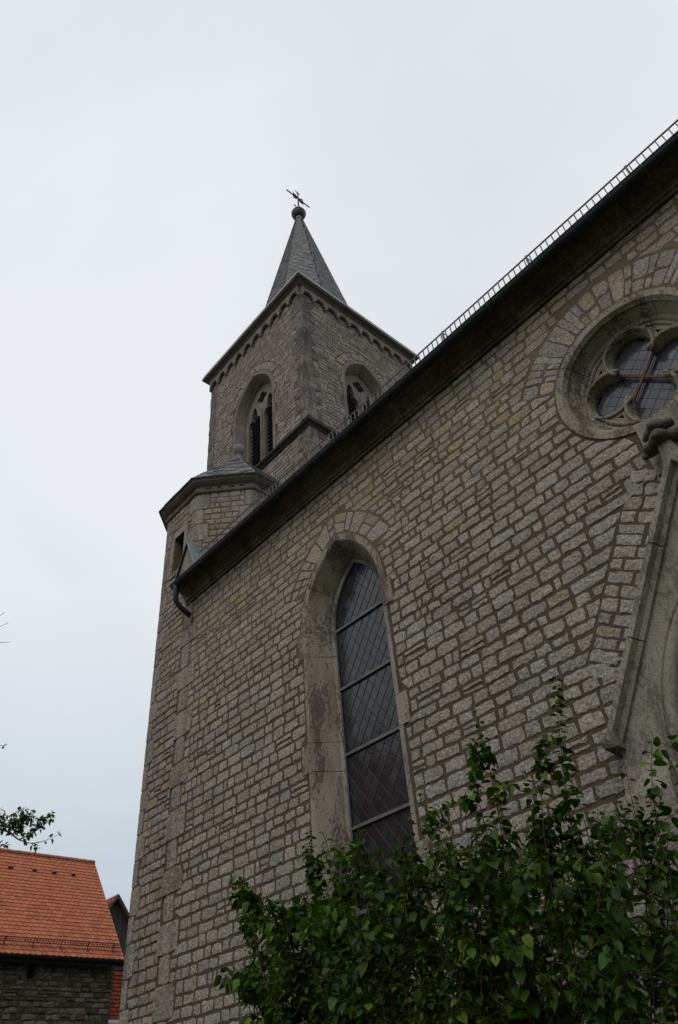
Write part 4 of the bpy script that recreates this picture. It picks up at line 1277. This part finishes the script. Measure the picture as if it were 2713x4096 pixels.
# roof deck + tiles
mb = MB()
A = Vector((HX, HY0, HZ)); 
def rp(s_, y, n): q = Vector((HX, y, HZ)) + su * s_ + sn * n; return tuple(q)
block_between(mb, [rp(-.02, HY0, -.03), rp(-.02, HY0, -.09), rp(SL, HY0, -.09), rp(SL, HY0, -.03)], [rp(-.02, HY1 - .05, -.03), rp(-.02, HY1 - .05, -.09), rp(SL, HY1 - .05, -.09), rp(SL, HY1 - .05, -.03)], (1, 1, 1))
bx = 2 * HRX - HX
mb.add([(HRX, HY0, HRZ - .04), (HRX, HY1 - .05, HRZ - .04), (bx, HY1 - .05, HZ), (bx, HY0, HZ)], [(0, 1, 2, 3)])
hroof = mb.build('tiled_roof', M['tile_old'], house)
TW, TE = 0.178, SL / 29
pts = [(-TW / 2 + .003, .30)] + [(-TW / 2 + .003, .045)] + [((TW / 2 - .003) * math.sin(a), .062 - .062 * math.cos(a)) for a in [math.radians(x_) for x_ in (-58, -30, 0, 30, 58)]] + [(TW / 2 - .003, .045), (TW / 2 - .003, .30)]
shapes = []; placed = []
tile_mes = []
def tile_geo():
    n = len(pts); th = .022
    vs = []
    for (w, s_) in pts:
        lift = .046 - s_ * .115
        q = su * s_ + Vector((0, w, 0)) + sn * lift; vs.append(tuple(q))
    for (w, s_) in pts:
        lift = .046 - s_ * .115 - th
        q = su * s_ + Vector((0, w, 0)) + sn * lift; vs.append(tuple(q))
    fs = [tuple(range(n))] + [(i, i + 1, n + i + 1, n + i) for i in range(0, n - 1)]
    return vs, fs
tv, tf = tile_geo()
for kk in (0.86, .95, 1.0, 1.06, 1.14):
    mb = MB(); mb.add(tv, tf, (kk, kk * rnd(.95, 1.05), kk)); me_o = mb.build('roof_tile', M['tile'], hroof); tile_mes.append(me_o.data); bpy.data.objects.remove(me_o)
for r_ in range(29):
    n = int((HY1 - HY0) / TW) + 1
    for c_ in range(n):
        y = HY1 - .09 - c_ * TW - (TW / 2 if r_ % 2 else 0)
        if y < HY0 + .1: continue
        placed.append((r_ * TE, y))
def tkey(q):
    px = to_px(Vector((HX, q[1], HZ)) + su * q[0])
    if px is None or px[0] < -3 or px[1] > 1030: return 1e6 - q[1]
    return px[2]
placed.sort(key=tkey)
for s_, y in placed[:300]:
    o = bpy.data.objects.new('roof_tile', random.choice(tile_mes)); COL.objects.link(o); o.parent = hroof
    o.location = Vector((HX, y + rnd(-.003, .003), HZ)) + su * (s_ + rnd(-.004, .004)) + sn * rnd(0, .004)
mb = MB()
for s_, y in placed[300:]:
    off = Vector((HX, y + rnd(-.003, .003), HZ)) + su * (s_ + rnd(-.004, .004)) + sn * rnd(0, .004)
    k = 1 + rnd(-.11, .11)
    mb.add([tuple(Vector(q) + off) for q in tv], tf, (k, k * rnd(.95, 1.05), k))
for r_ in range(1, 29, 2):                   # half tiles closing every other course at the verge
    off = Vector((HX, HY1 - .045, HZ)) + su * (r_ * TE); k = 1 + rnd(-.1, .1)
    mb.add([tuple(Vector((q[0], q[1] * .5, q[2])) + off) for q in tv], tf, (k, k, k))
mb.build('roof_tiles', M['tile'], hroof, kind='stuff')
y = HY1 - .02
while y > 0.0:                               # ridge tiles, each lapping the next
    mb = MB()
    sec = lambda yy, r: [(HRX + r * math.cos(PI * j / 8), yy, HRZ - .03 + r * .9 * math.sin(PI * j / 8)) for j in range(9)]
    a_, b_, c_ = sec(y, .125), sec(y - .06, .125), sec(y - .06, .108); d_ = sec(y - .40, .104)
    mb.add(a_ + b_ + c_ + d_, [(9 * q + j, 9 * q + j + 1, 9 * q + 10 + j, 9 * q + 9 + j) for q in range(3) for j in range(8)] + [tuple(range(9))])
    mb.build('ridge_tile', M['tile_old'], hroof); y -= .345
for yv in (2.80, 3.62, 4.31, 5.0):           # hooded tile vents
    s_ = SL * .80
    mb = MB(); c = Vector((HX, yv, HZ)) + su * s_ + sn * .03
    W = Vector((0, .085, 0))
    mb.add([tuple(q) for q in (c - W, c + W, c + W * .8 + sn * .085, c - W * .8 + sn * .085, c - W * .9 + su * .28, c + W * .9 + su * .28)], [(3, 2, 5, 4), (0, 3, 4), (1, 5, 2)])
    vent = mb.build('tile_vent', M['tile_old'], hroof)
    mb = MB(); c2 = c + su * .02; mb.add([tuple(q) for q in (c2 - W * .95, c2 + W * .95, c2 + W * .75 + sn * .08, c2 - W * .75 + sn * .08)], [(0, 1, 2, 3)]); mb.build('vent_mouth_shade', M['dark'], vent)  # dark sheet painting the shade inside the hood
mb = MB(); r = .075
gs = lambda yy: [(HX + .05 + r * math.cos(PI + PI * i / 8), yy, HZ - .02 + r * math.sin(PI + PI * i / 8)) for i in range(9)]
mb.add(gs(HY0) + gs(HY1 + .05), [(i, i + 1, 10 + i, 9 + i) for i in range(8)]); mb.add(gs(HY1 + .05), [tuple(range(9))]); mb.tube([(HX + .05 + r, HY0, HZ - .015), (HX + .05 + r, HY1 + .05, HZ - .015)], .011, 6)
mb.box(HX - .03, HX - .01, HY0, HY1 - .02, HZ - .17, HZ - .03)
mb.build('gutter', M['gutter'], house)
hg = empty('snow_guard'); hg.parent = house
for nn_ in (.09, .165, .235):
    mb = MB(); mb.tube([Vector((HX, HY0, HZ)) + su * .42 + sn * nn_, Vector((HX, HY1 + .0, HZ)) + su * .42 + sn * nn_], .011 if nn_ > .2 else .008, 5); mb.build('rail', M['iron'], hg)
y = HY1 - .10; rm = None
while y > 1.6:
    p0 = Vector((HX, y, HZ)) + su * .42
    if rm is None:
        mb = MB(); mb.tube([sn * .06, sn * .24], .007, 4); o = mb.build('picket', M['iron'], hg); rm = o.data
    else:
        o = bpy.data.objects.new('picket', rm); COL.objects.link(o); o.parent = hg
    o.location = p0; y -= .088
y = HY1 - .33
while y > HY0:
    p0 = Vector((HX, y, HZ)) + su * .42
    mb = MB(); mb.tube([p0 + sn * .25 + su * .01, p0 + sn * .08 - su * .03, p0 + sn * .04 - su * .16], .016, 5); mb.build('guard_bracket', M['iron'], hg); y -= .86

# ---- boarded barn gable behind the house
barn = empty('boarded_barn')
tag(barn, 'weathered dark boarded barn gable with red tile hung base, behind tiled house', 'barn')
BX, BY0, BZA, BSL, BHW = -28.0, 7.35, 7.17, 1.22, 1.90
y = BY0 - BHW
while y < BY0 + BHW - .02:
    w = rnd(.15, .22); y2 = min(BY0 + BHW, y + w)
    za, zb = BZA - abs(y - BY0) * BSL, BZA - abs(y2 - BY0) * BSL
    mb = MB(); dxx = rnd(0, .02)
    vs = []
    for xx in (BX + dxx, BX - .03):
        vs += [(xx, y + .004, 4.90), (xx, y2 - .004, 4.90), (xx, y2 - .004, zb - .02), (xx, y + .004, za - .02)]
    mb.add(vs, [(0, 1, 2, 3), (7, 6, 5, 4), (0, 3, 7, 4), (1, 5, 6, 2), (0, 4, 5, 1)], tuple([rnd(.7, 1.3)] * 3)); mb.build('board', M['board'], barn); y = y2
mb = MB(); mb.box(BX - 8, BX - .06, BY0 - BHW + .05, BY0 + BHW - .05, GZ, 4.95)
mb.add([(BX - .06, BY0 - BHW, 4.9), (BX - .06, BY0 + BHW, 4.9), (BX - .06, BY0, BZA - .05)], [(0, 1, 2)])
mb.build('barn_wall', M['board'], barn)
mb = MB()
for s in (-1, 1):
    e = BHW + .14
    block_between(mb, [(BX + .16, BY0, BZA + .02), (BX + .16, BY0, BZA + .14), (BX + .16, BY0 + s * e, BZA + .12 - e * BSL), (BX + .16, BY0 + s * e, BZA - e * BSL)],
                  [(BX - 8, BY0, BZA + .02), (BX - 8, BY0, BZA + .14), (BX - 8, BY0 + s * e, BZA + .12 - e * BSL), (BX - 8, BY0 + s * e, BZA - e * BSL)], (1, 1, 1))
broof = mb.build('barn_roof', M['tile'], barn)
for s in (-1, 1):
    e = BHW + .14
    mb = MB(); block_between(mb, [(BX + .17, BY0, BZA - .02), (BX + .21, BY0, BZA - .02), (BX + .21, BY0, BZA + .13), (BX + .17, BY0, BZA + .13)], [(BX + .17, BY0 + s * e, BZA - .02 - e * BSL), (BX + .21, BY0 + s * e, BZA - .02 - e * BSL), (BX + .21, BY0 + s * e, BZA + .13 - e * BSL), (BX + .17, BY0 + s * e, BZA + .13 - e * BSL)], (1, 1, 1))
    mb.build('bargeboard', M['board'], barn)
shapes = []                                  # tile courses on the barn roof and the tile hung base
for r_ in range(16):
    for c_ in range(14):
        u = .16 * r_; xx = BX + .10 - c_ * .19 - (.095 if r_ % 2 else 0)
        d = Vector((0, -1, -BSL)).normalized(); nb_ = Vector((0, -BSL, 1)).normalized()
        p = Vector((xx, BY0, BZA + .14)) + d * u
        q = [p + nb_ * .004, p + d * .165 + nb_ * .03, p + d * .165 + nb_ * .03 + Vector((-.182, 0, 0)), p + nb_ * .004 + Vector((-.182, 0, 0))]
        k = 1 + rnd(-.12, .12); shapes.append(([tuple(a) for a in q] + [tuple(q[1] - nb_ * .02), tuple(q[2] - nb_ * .02)], [(0, 1, 2, 3), (1, 4, 5, 2)], (k * .85, k * .85, k * .85)))
emit(shapes, 'roof_tile', M['tile'], broof, 0, 'roof_tiles')
shapes = []
z = 4.88; r_ = 0
while z > 1.5:
    for c_ in range(int(2 * BHW / .16)):
        y = BY0 - BHW + .05 + c_ * .16 + (.08 if r_ % 2 else 0); k = rnd(.75, 1.25)
        shapes.append(([(BX - .02, y + .003, z), (BX - .02, y + .157, z), (BX + .02, y + .157, z - .125), (BX + .02, y + .08, z - .14), (BX + .02, y + .003, z - .125), (BX - .01, y + .157, z - .125), (BX - .01, y + .003, z - .125)], [(0, 1, 2, 3, 4)[::-1], (4, 3, 2, 5, 6)], (k, k, k)))
    z -= .118; r_ += 1
emit(shapes, 'hung_tile', M['tile_dark'], barn, 120, 'hung_tiles')
mb = MB(); block_between(mb, [(-27.2, 7.0, 3.22), (-27.2, 7.0, 3.26), (-27.9, 7.0, 3.42), (-27.9, 7.0, 3.38)], [(-27.2, 8.4, 3.22), (-27.2, 8.4, 3.26), (-27.9, 8.4, 3.42), (-27.9, 8.4, 3.38)], (1, 1, 1))
mb.build('canopy', M['white'], barn, label='small white sheet canopy low on the barn wall')

# ---- house across the yard, mirrored in the lancet glass
opp = empty('plastered_house', (0, 0, 0))
tag(opp, 'plastered house with red roof across the yard, mirrored in the lancet window', 'house')
HS = 4.6
mb = MB(); mb.box(-28 + HS, -19 + HS, -26, -10, GZ, 5.0)
ow_ = mb.build('wall', M['plaster'], opp)
mb = MB()
rsec = lambda yy: [(-18.5 + HS, yy, 4.7), (-18.5 + HS, yy, 4.9), (-23.5 + HS, yy, 11.1), (-28.5 + HS, yy, 4.9), (-28.5 + HS, yy, 4.7), (-23.5 + HS, yy, 10.9)]
block_between(mb, rsec(-26.4), rsec(-9.6), (.55, .42, .40))
for yy in (-10.01, -25.99): mb.add([(-19 + HS, yy, 4.99), (-28 + HS, yy, 4.99), (-23.5 + HS, yy, 10.8)], [(0, 2, 1)])
mb.build('roof', M['tile'], opp)
for zc in (-.2, 2.6):
    for yc in (-23.5, -20, -16.5, -13):
        mb = MB(); mb.box(-19.0 + HS, -18.96 + HS, yc - .5, yc + .5, zc, zc + 1.4); w_ = mb.build('window', M['winpane'], opp)
        mb = MB()
        for a, b_, c_, d_ in ((-.58, -.5, -.08, 1.48), (.5, .58, -.08, 1.48), (-.5, .5, -.08, 0), (-.5, .5, 1.4, 1.48), (-.03, .03, 0, 1.4)): mb.box(-19.0 + HS, -18.93 + HS, yc + a, yc + b_, zc + c_, zc + d_)
        mb.build('frame', M['white'], w_)

# ================================================================== vegetation
def leaf_geo(L, W, droop, fold):
    """ovate pointed leaf lying along +x, midrib folded"""
    st = [(0, 0), (.10, .62), (.34, 1.0), (.62, .90), (.85, .48), (1.0, 0)]
    vs = []
    for f, w in st:
        x = L * f; z = -droop * L * f * f
        vs.append((x, 0, z))
        if 0 < f < 1: vs.append((x, W / 2 * w, z + fold * W / 2 * w)); vs.append((x, -W / 2 * w, z + fold * W / 2 * w))
    # indices: 0 base; (1,2,3)(4,5,6)(7,8,9)(10,11,12); 13 tip
    fs = [(0, 1, 2), (0, 3, 1)]
    for a in (1, 4, 7):
        fs += [(a, a + 3, a + 4, a + 1), (a, a + 2, a + 5, a + 3)]
    fs += [(10, 13, 11), (10, 12, 13)]
    return vs, fs
LEAVES = [leaf_geo(1, w, d, f) for w, d, f in ((.74, .30, .30), (.82, .50, .22), (.68, .40, .45), (.78, .18, .2))]
def leaf_matrix(p, d, size):
    d = d.normalized(); up = Vector((0, 0, 1)) + Vector((rnd(-.5, .5), rnd(-.5, .5), rnd(-.2, .2)))
    y = up.cross(d)
    y = y.normalized() if y.length > 1e-3 else Vector((0, 1, 0))
    z = d.cross(y)
    return Matrix(((d.x * size, y.x * size, z.x * size, p.x), (d.y * size, y.y * size, z.y * size, p.y), (d.z * size, y.z * size, z.z * size, p.z), (0, 0, 0, 1)))
def plant_leaves(leaves, mat, parent, limit, palette, stuff='foliage'):
    """leaves: (matrix, kind). nearest in view become leaf objects, the rest joined"""
    def key(l):
        px = to_px(l[0].translation)
        if px is None or not (0 < px[0] < 678 and 0 < px[1] < 1024): return 1e5
        return px[2]
    leaves.sort(key=key)
    meshes = []
    for i, (vs, fs) in enumerate(LEAVES):
        for tnt in palette[:3]:
            mb = MB(); mb.add(vs, fs, tnt); o = mb.build('leaf', mat, None, smooth=False); meshes.append(o.data); bpy.data.objects.remove(o)
    for mtx, k in leaves[:limit]:
        o = bpy.data.objects.new('leaf', meshes[k * 3 + random.randrange(3)]); COL.objects.link(o); o.parent = parent; o.matrix_local = mtx
    mb = MB()
    for mtx, k in leaves[limit:]:
        vs, fs = LEAVES[k]
        mb.add([tuple(mtx @ Vector(v)) for v in vs], fs, random.choice(palette))
    if leaves[limit:]: mb.build(stuff, mat, parent, kind='stuff')

# ---- the big shrub under the window
shrub = empty('shrub', (0, 0, 0))
tag(shrub, 'large dense green leafy shrub growing against the nave wall below the lancet window', 'shrub')
leaves = []
stems = MB()
def shoot(path, r0, leafy_from, spacing, size, side_n=0, side_len=.4, depth=0):
    """a stem through path (list of Vector) carrying opposite leaves"""
    # smooth resample
    pts = []
    for i in range(len(path) - 1):
        a, b_ = path[i], path[i + 1]
        p0 = path[i - 1] if i else a; p3 = path[i + 2] if i + 2 < len(path) else b_
        for j in range(5):
            t_ = j / 5; t2 = t_ * t_; t3 = t2 * t_
            pts.append(.5 * ((2 * a) + (b_ - p0) * t_ + (2 * p0 - 5 * a + 4 * b_ - p3) * t2 + (3 * a - p0 - 3 * b_ + p3) * t3))
    pts.append(path[-1])
    n = len(pts)
    stems.tube(pts, [max(.002, r0 * (1 - .85 * i / (n - 1))) for i in range(n)], 4, tuple([rnd(.7, 1.3)] * 3), cap=False)
    d = [0]
    for a, b_ in zip(pts[:-1], pts[1:]): d.append(d[-1] + (b_ - a).length)
    L = d[-1]
    def at(s_):
        j = 0
        while j < n - 2 and d[j + 1] < s_: j += 1
        f = (s_ - d[j]) / max(1e-6, d[j + 1] - d[j]); return pts[j].lerp(pts[j + 1], min(1, f)), (pts[j + 1] - pts[j]).normalized()
    s_ = L * leafy_from; k = 0
    while s_ < L:
        p, tg = at(s_)
        o1 = tg.orthogonal().normalized(); o1.rotate(Matrix.Rotation(k * PI / 2 + rnd(-.5, .5), 3, tg))
        f = (s_ / L)
        sz = size * rnd(.65, 1.2) * (1 - .5 * max(0, f - .8) / .2)
        for sg in (-1, 1):
            if random.random() < .12: continue
            dr = o1 * sg + tg * rnd(.1, .6) + Vector((0, 0, rnd(-.75, -.05)))
            leaves.append((leaf_matrix(p + o1 * sg * .01, dr, sz), random.randrange(4)))
        s_ += spacing * rnd(.7, 1.3); k += 1
    if depth < 2:
        for i in range(side_n):
            s_ = L * rnd(max(.15, leafy_from * .8), .93)
            p, tg = at(s_)
            dr = Vector((rnd(-1, 1), rnd(-1, .7), rnd(-.25, .9))).normalized() * .8 + tg * .35
            l = side_len * rnd(.5, 1.2)
            q = p + dr * l; mid_ = p + dr * l * .5 + Vector((0, 0, .05 * l))
            if q.y > -.08: continue
            shoot([p, mid_, q + Vector((0, 0, -.08 * l))], r0 * .4, .12, spacing * .95, size * .95, max(0, side_n // 3) if depth == 0 else 0, side_len * .55, depth + 1)
random.seed(21)
def V(x, y, z): return Vector((x, y, z))
def base(): return V(rnd(-4.9, -2.3), rnd(-1.9, -.9), GZ)
def grow(tip, lf=.45, n=7, sl=.38, b_=None, size=.085, sp=.05, r=.009, lean=None):
    b_ = b_ or V(tip.x * .55 + -3.9 * .45 + rnd(-.3, .3), tip.y * .7 + -1.4 * .3 + rnd(-.2, .2), GZ)
    m1 = b_.lerp(tip, .4) + V(rnd(-.15, .15), rnd(-.15, .1), .35); m2 = b_.lerp(tip, .75) + V(rnd(-.12, .12), rnd(-.1, .1), .22)
    shoot([b_, m1, m2, tip], r, lf, sp, size, n, sl)
# long shoots standing clear of the mass
Y0 = -1.45
grow(V(-2.80, Y0, 2.76), .42, 6, .13, sp=.034, size=.10); grow(V(-3.66, Y0, 2.74), .50, 8, .18, size=.10, sp=.04); grow(V(-3.72, Y0 - .1, 2.5), .50, 8, .2, size=.10, sp=.04)
grow(V(-3.10, Y0, 2.28), .42, 10, .25, size=.10); grow(V(-2.95, Y0, 2.1), .4, 10, .28, size=.10); grow(V(-3.35, Y0, 2.1), .4, 10, .28, size=.10)
grow(V(-2.48, Y0, 1.84), .35, 8, .22, size=.10); grow(V(-2.14, Y0, 1.72), .35, 8, .18, size=.10); grow(V(-4.46, Y0, 2.34), .42, 7, .18, size=.092)
grow(V(-4.62, Y0, 2.12), .42, 9, .22, size=.092); grow(V(-5.34, Y0, 2.30), .50, 5, .14, size=.10, sp=.06)
for k in range(3):
    grow(V(-6.12 + rnd(-.1, .1), Y0, 2.38 - .12 * k), .66, 9, .15, size=.10, sp=.036); grow(V(-7.45 + .1 * k, Y0, 2.30 - .05 * k), .72, 8, .13, size=.10, sp=.04, b_=V(-4.8, -1.5, GZ))
    grow(V(-6.85 + .15 * k, -1.5, 1.92 - .04 * k), .55, 9, .18, size=.10, b_=V(-4.6, -1.6, GZ)); grow(V(-6.95 + .12 * k, -1.7, 1.26 - .1 * k), .5, 10, .22, size=.10, b_=V(-4.5, -1.7, GZ))
    grow(V(-6.6 + .1 * k, -1.8, .86 - .1 * k), .45, 10, .28, size=.10, b_=V(-4.5, -1.8, GZ)); grow(V(-6.2 + .15 * k, -1.7, 1.72), .45, 10, .28, size=.092)
    grow(V(-5.6 + .2 * k, -1.6, 2.02), .45, 10, .28, size=.092)
for k in range(6):
    grow(V(rnd(-5.7, -4.3), rnd(-1.7, -1.3), rnd(1.80, 2.12)), .45, 9, .26, size=.092)
    grow(V(rnd(-6.6, -5.6), rnd(-1.9, -1.4), rnd(1.3, 1.75)), .5, 8, .26, size=.092)
# body of the shrub
for i in range(88):
    x = rnd(-6.1, -1.3)
    topz = 2.0 - .10 * abs(x + 3.9) ** 1.6 if x < -3.9 else 2.05 - .20 * (x + 3.9)
    y = rnd(-2.7, -.7)
    tz_ = topz * (1 - rnd(0, .75) ** 1.7) - .30 * max(0, -y - 1.5) - .05
    thin = x > -2.9
    grow(V(x, y, tz_), rnd(.25, .45), random.randrange(4, 6) if thin else random.randrange(7, 11), rnd(.25, .5), size=rnd(.07, .10), sp=.062)
stems.build('stems', M['twig'], shrub, kind='stuff')
PAL = [(.85, .95, .8), (1.1, 1.05, 1.0), (.6, .75, .7), (2.4, 1.9, 1.0), (.9, 1, .9), (1.7, 1.6, 1.1), (.7, .8, .7), (1.0, 1.0, 1.0)]  # brightest tints paint highlights on random leaves
print('shrub leaves', len(leaves))
plant_leaves(leaves, M['leaf'], shrub, 300, PAL)

# ---- tree just outside the left edge, its branch tips reaching into the picture
tree = empty('broadleaf_tree', (0, 0, 0))
tag(tree, 'broadleaf tree at the left edge, thin leafy branch tips reaching over the tiled roof', 'tree')
leaves = []; stems = MB()
T0 = V(-12.6, -6.9, GZ)
trunk = MB(); trunk.tube([T0 + V(0, 0, -.1), T0 + V(.05, .02, 1.2), T0 + V(.0, .1, 2.6), T0 + V(.1, .15, 4.2), T0 + V(.05, .25, 6.0), T0 + V(.1, .3, 7.4)], [.24, .18, .15, .12, .07, .03], 10)
trunk.build('trunk', M['bark'], tree, smooth=True)
random.seed(5)
# branch seen in the picture
m0 = T0 + V(.05, .1, 3.6)
B0, B1, B2 = V(-10.01, -3.24, 3.22), V(-9.95, -3.0, 3.11), V(-9.87, -2.86, 3.06)
shoot([m0, V(-11.4, -4.9, 3.05), V(-10.5, -3.8, 3.32), B0, B1, B2], .035, .985, .06, .07, 0)
shoot([B1, V(-9.89, -2.89, 3.18), V(-9.80, -2.78, 3.27), V(-9.73, -2.67, 3.41)], .012, .1, .055, .07, 6, .14)
shoot([B0, V(-9.98, -3.1, 3.26), V(-9.9, -2.95, 3.24)], .010, .05, .05, .07, 5, .16)
shoot([B2, V(-9.82, -2.72, 3.10), V(-9.75, -2.54, 3.20)], .008, .1, .10, .06, 2, .10)
shoot([B2, V(-9.9, -2.75, 3.0)], .006, .2, .07, .07, 1, .08)
shoot([V(-9.95, -3.1, 3.14), V(-9.92, -3.05, 3.3), V(-9.86, -3.0, 3.42)], .008, .1, .05, .07, 4, .13)
shoot([V(-10.3, -3.55, 3.27), V(-10.1, -3.3, 3.10), V(-9.97, -3.1, 3.02)], .008, .2, .06, .07, 5, .14)
shoot([V(-10.2, -3.45, 3.27), V(-10.02, -3.25, 3.36), V(-9.93, -3.08, 3.38)], .008, .2, .05, .07, 5, .14)
for k in range(4):
    q = V(-10.02 + .05 * k, -3.22 + .09 * k, 3.25 + rnd(-.04, .05)); shoot([q, q + V(rnd(0, .06), rnd(0, .08), .08 + rnd(-.12, .14)), q + V(rnd(.02, .1), rnd(.02, .12), rnd(-.2, .22))], .006, .1, .045, .062, 3, .10)
shoot([T0 + V(.05, .15, 4.6), V(-11.3, -4.9, 4.5), V(-10.1, -3.85, 4.25), V(-9.74, -3.48, 4.17)], .02, .93, .06, .07, 1, .08)
shoot([T0 + V(.05, .15, 4.4), V(-11.3, -4.9, 4.0), V(-10.2, -3.7, 3.75), V(-9.9, -3.43, 3.72)], .02, .95, .06, .07, 0, .08)
for tip in (V(-9.15, -4.0, 5.57), V(-9.25, -3.89, 5.36), V(-9.12, -4.09, 5.69)):
    shoot([T0 + V(.05, .2, 5.4), V(-11.2, -5.4, 5.5), V(-10.0, -4.5, 5.45), tip], .02, .999, .3, .04, 0)
for c in (V(-11.4, -5.0, 3.08), V(-11.0, -4.6, 3.1), V(-11.2, -5.3, 4.45), V(-11.0, -4.9, 4.0), V(-11.3, -5.6, 5.5), V(-11.0, -5.4, 5.45)):   # side sprays out of the picture
    for k in range(3):
        shoot([c, c + V(rnd(-.2, .1), rnd(-.3, .0), rnd(.0, .25)), c + V(rnd(-.5, .15), rnd(-.6, .0), rnd(-.2, .5))], .012, .1, .07, .075, 4, .3)
for i in range(26):                          # crown beyond the frame
    a = rnd(math.radians(150), math.radians(330)); el = rnd(-.1, .9); L = rnd(1.2, 2.4)
    s0 = T0 + V(.05, .15, rnd(3.0, 6.8)); tip = s0 + V(math.cos(a) * L, math.sin(a) * L, el * L)
    shoot([s0, s0.lerp(tip, .5) + V(0, 0, .2), tip], .03, .3, .10, .085, 8, .6)
stems.build('branches', M['bark'], tree, kind='stuff')
print('tree leaves', len(leaves))
plant_leaves(leaves, M['tleaf'], tree, 120, [(1, 1, 1), (.8, .85, .8), (1.2, 1.1, .9), (.9, 1, .9)], 'crown')
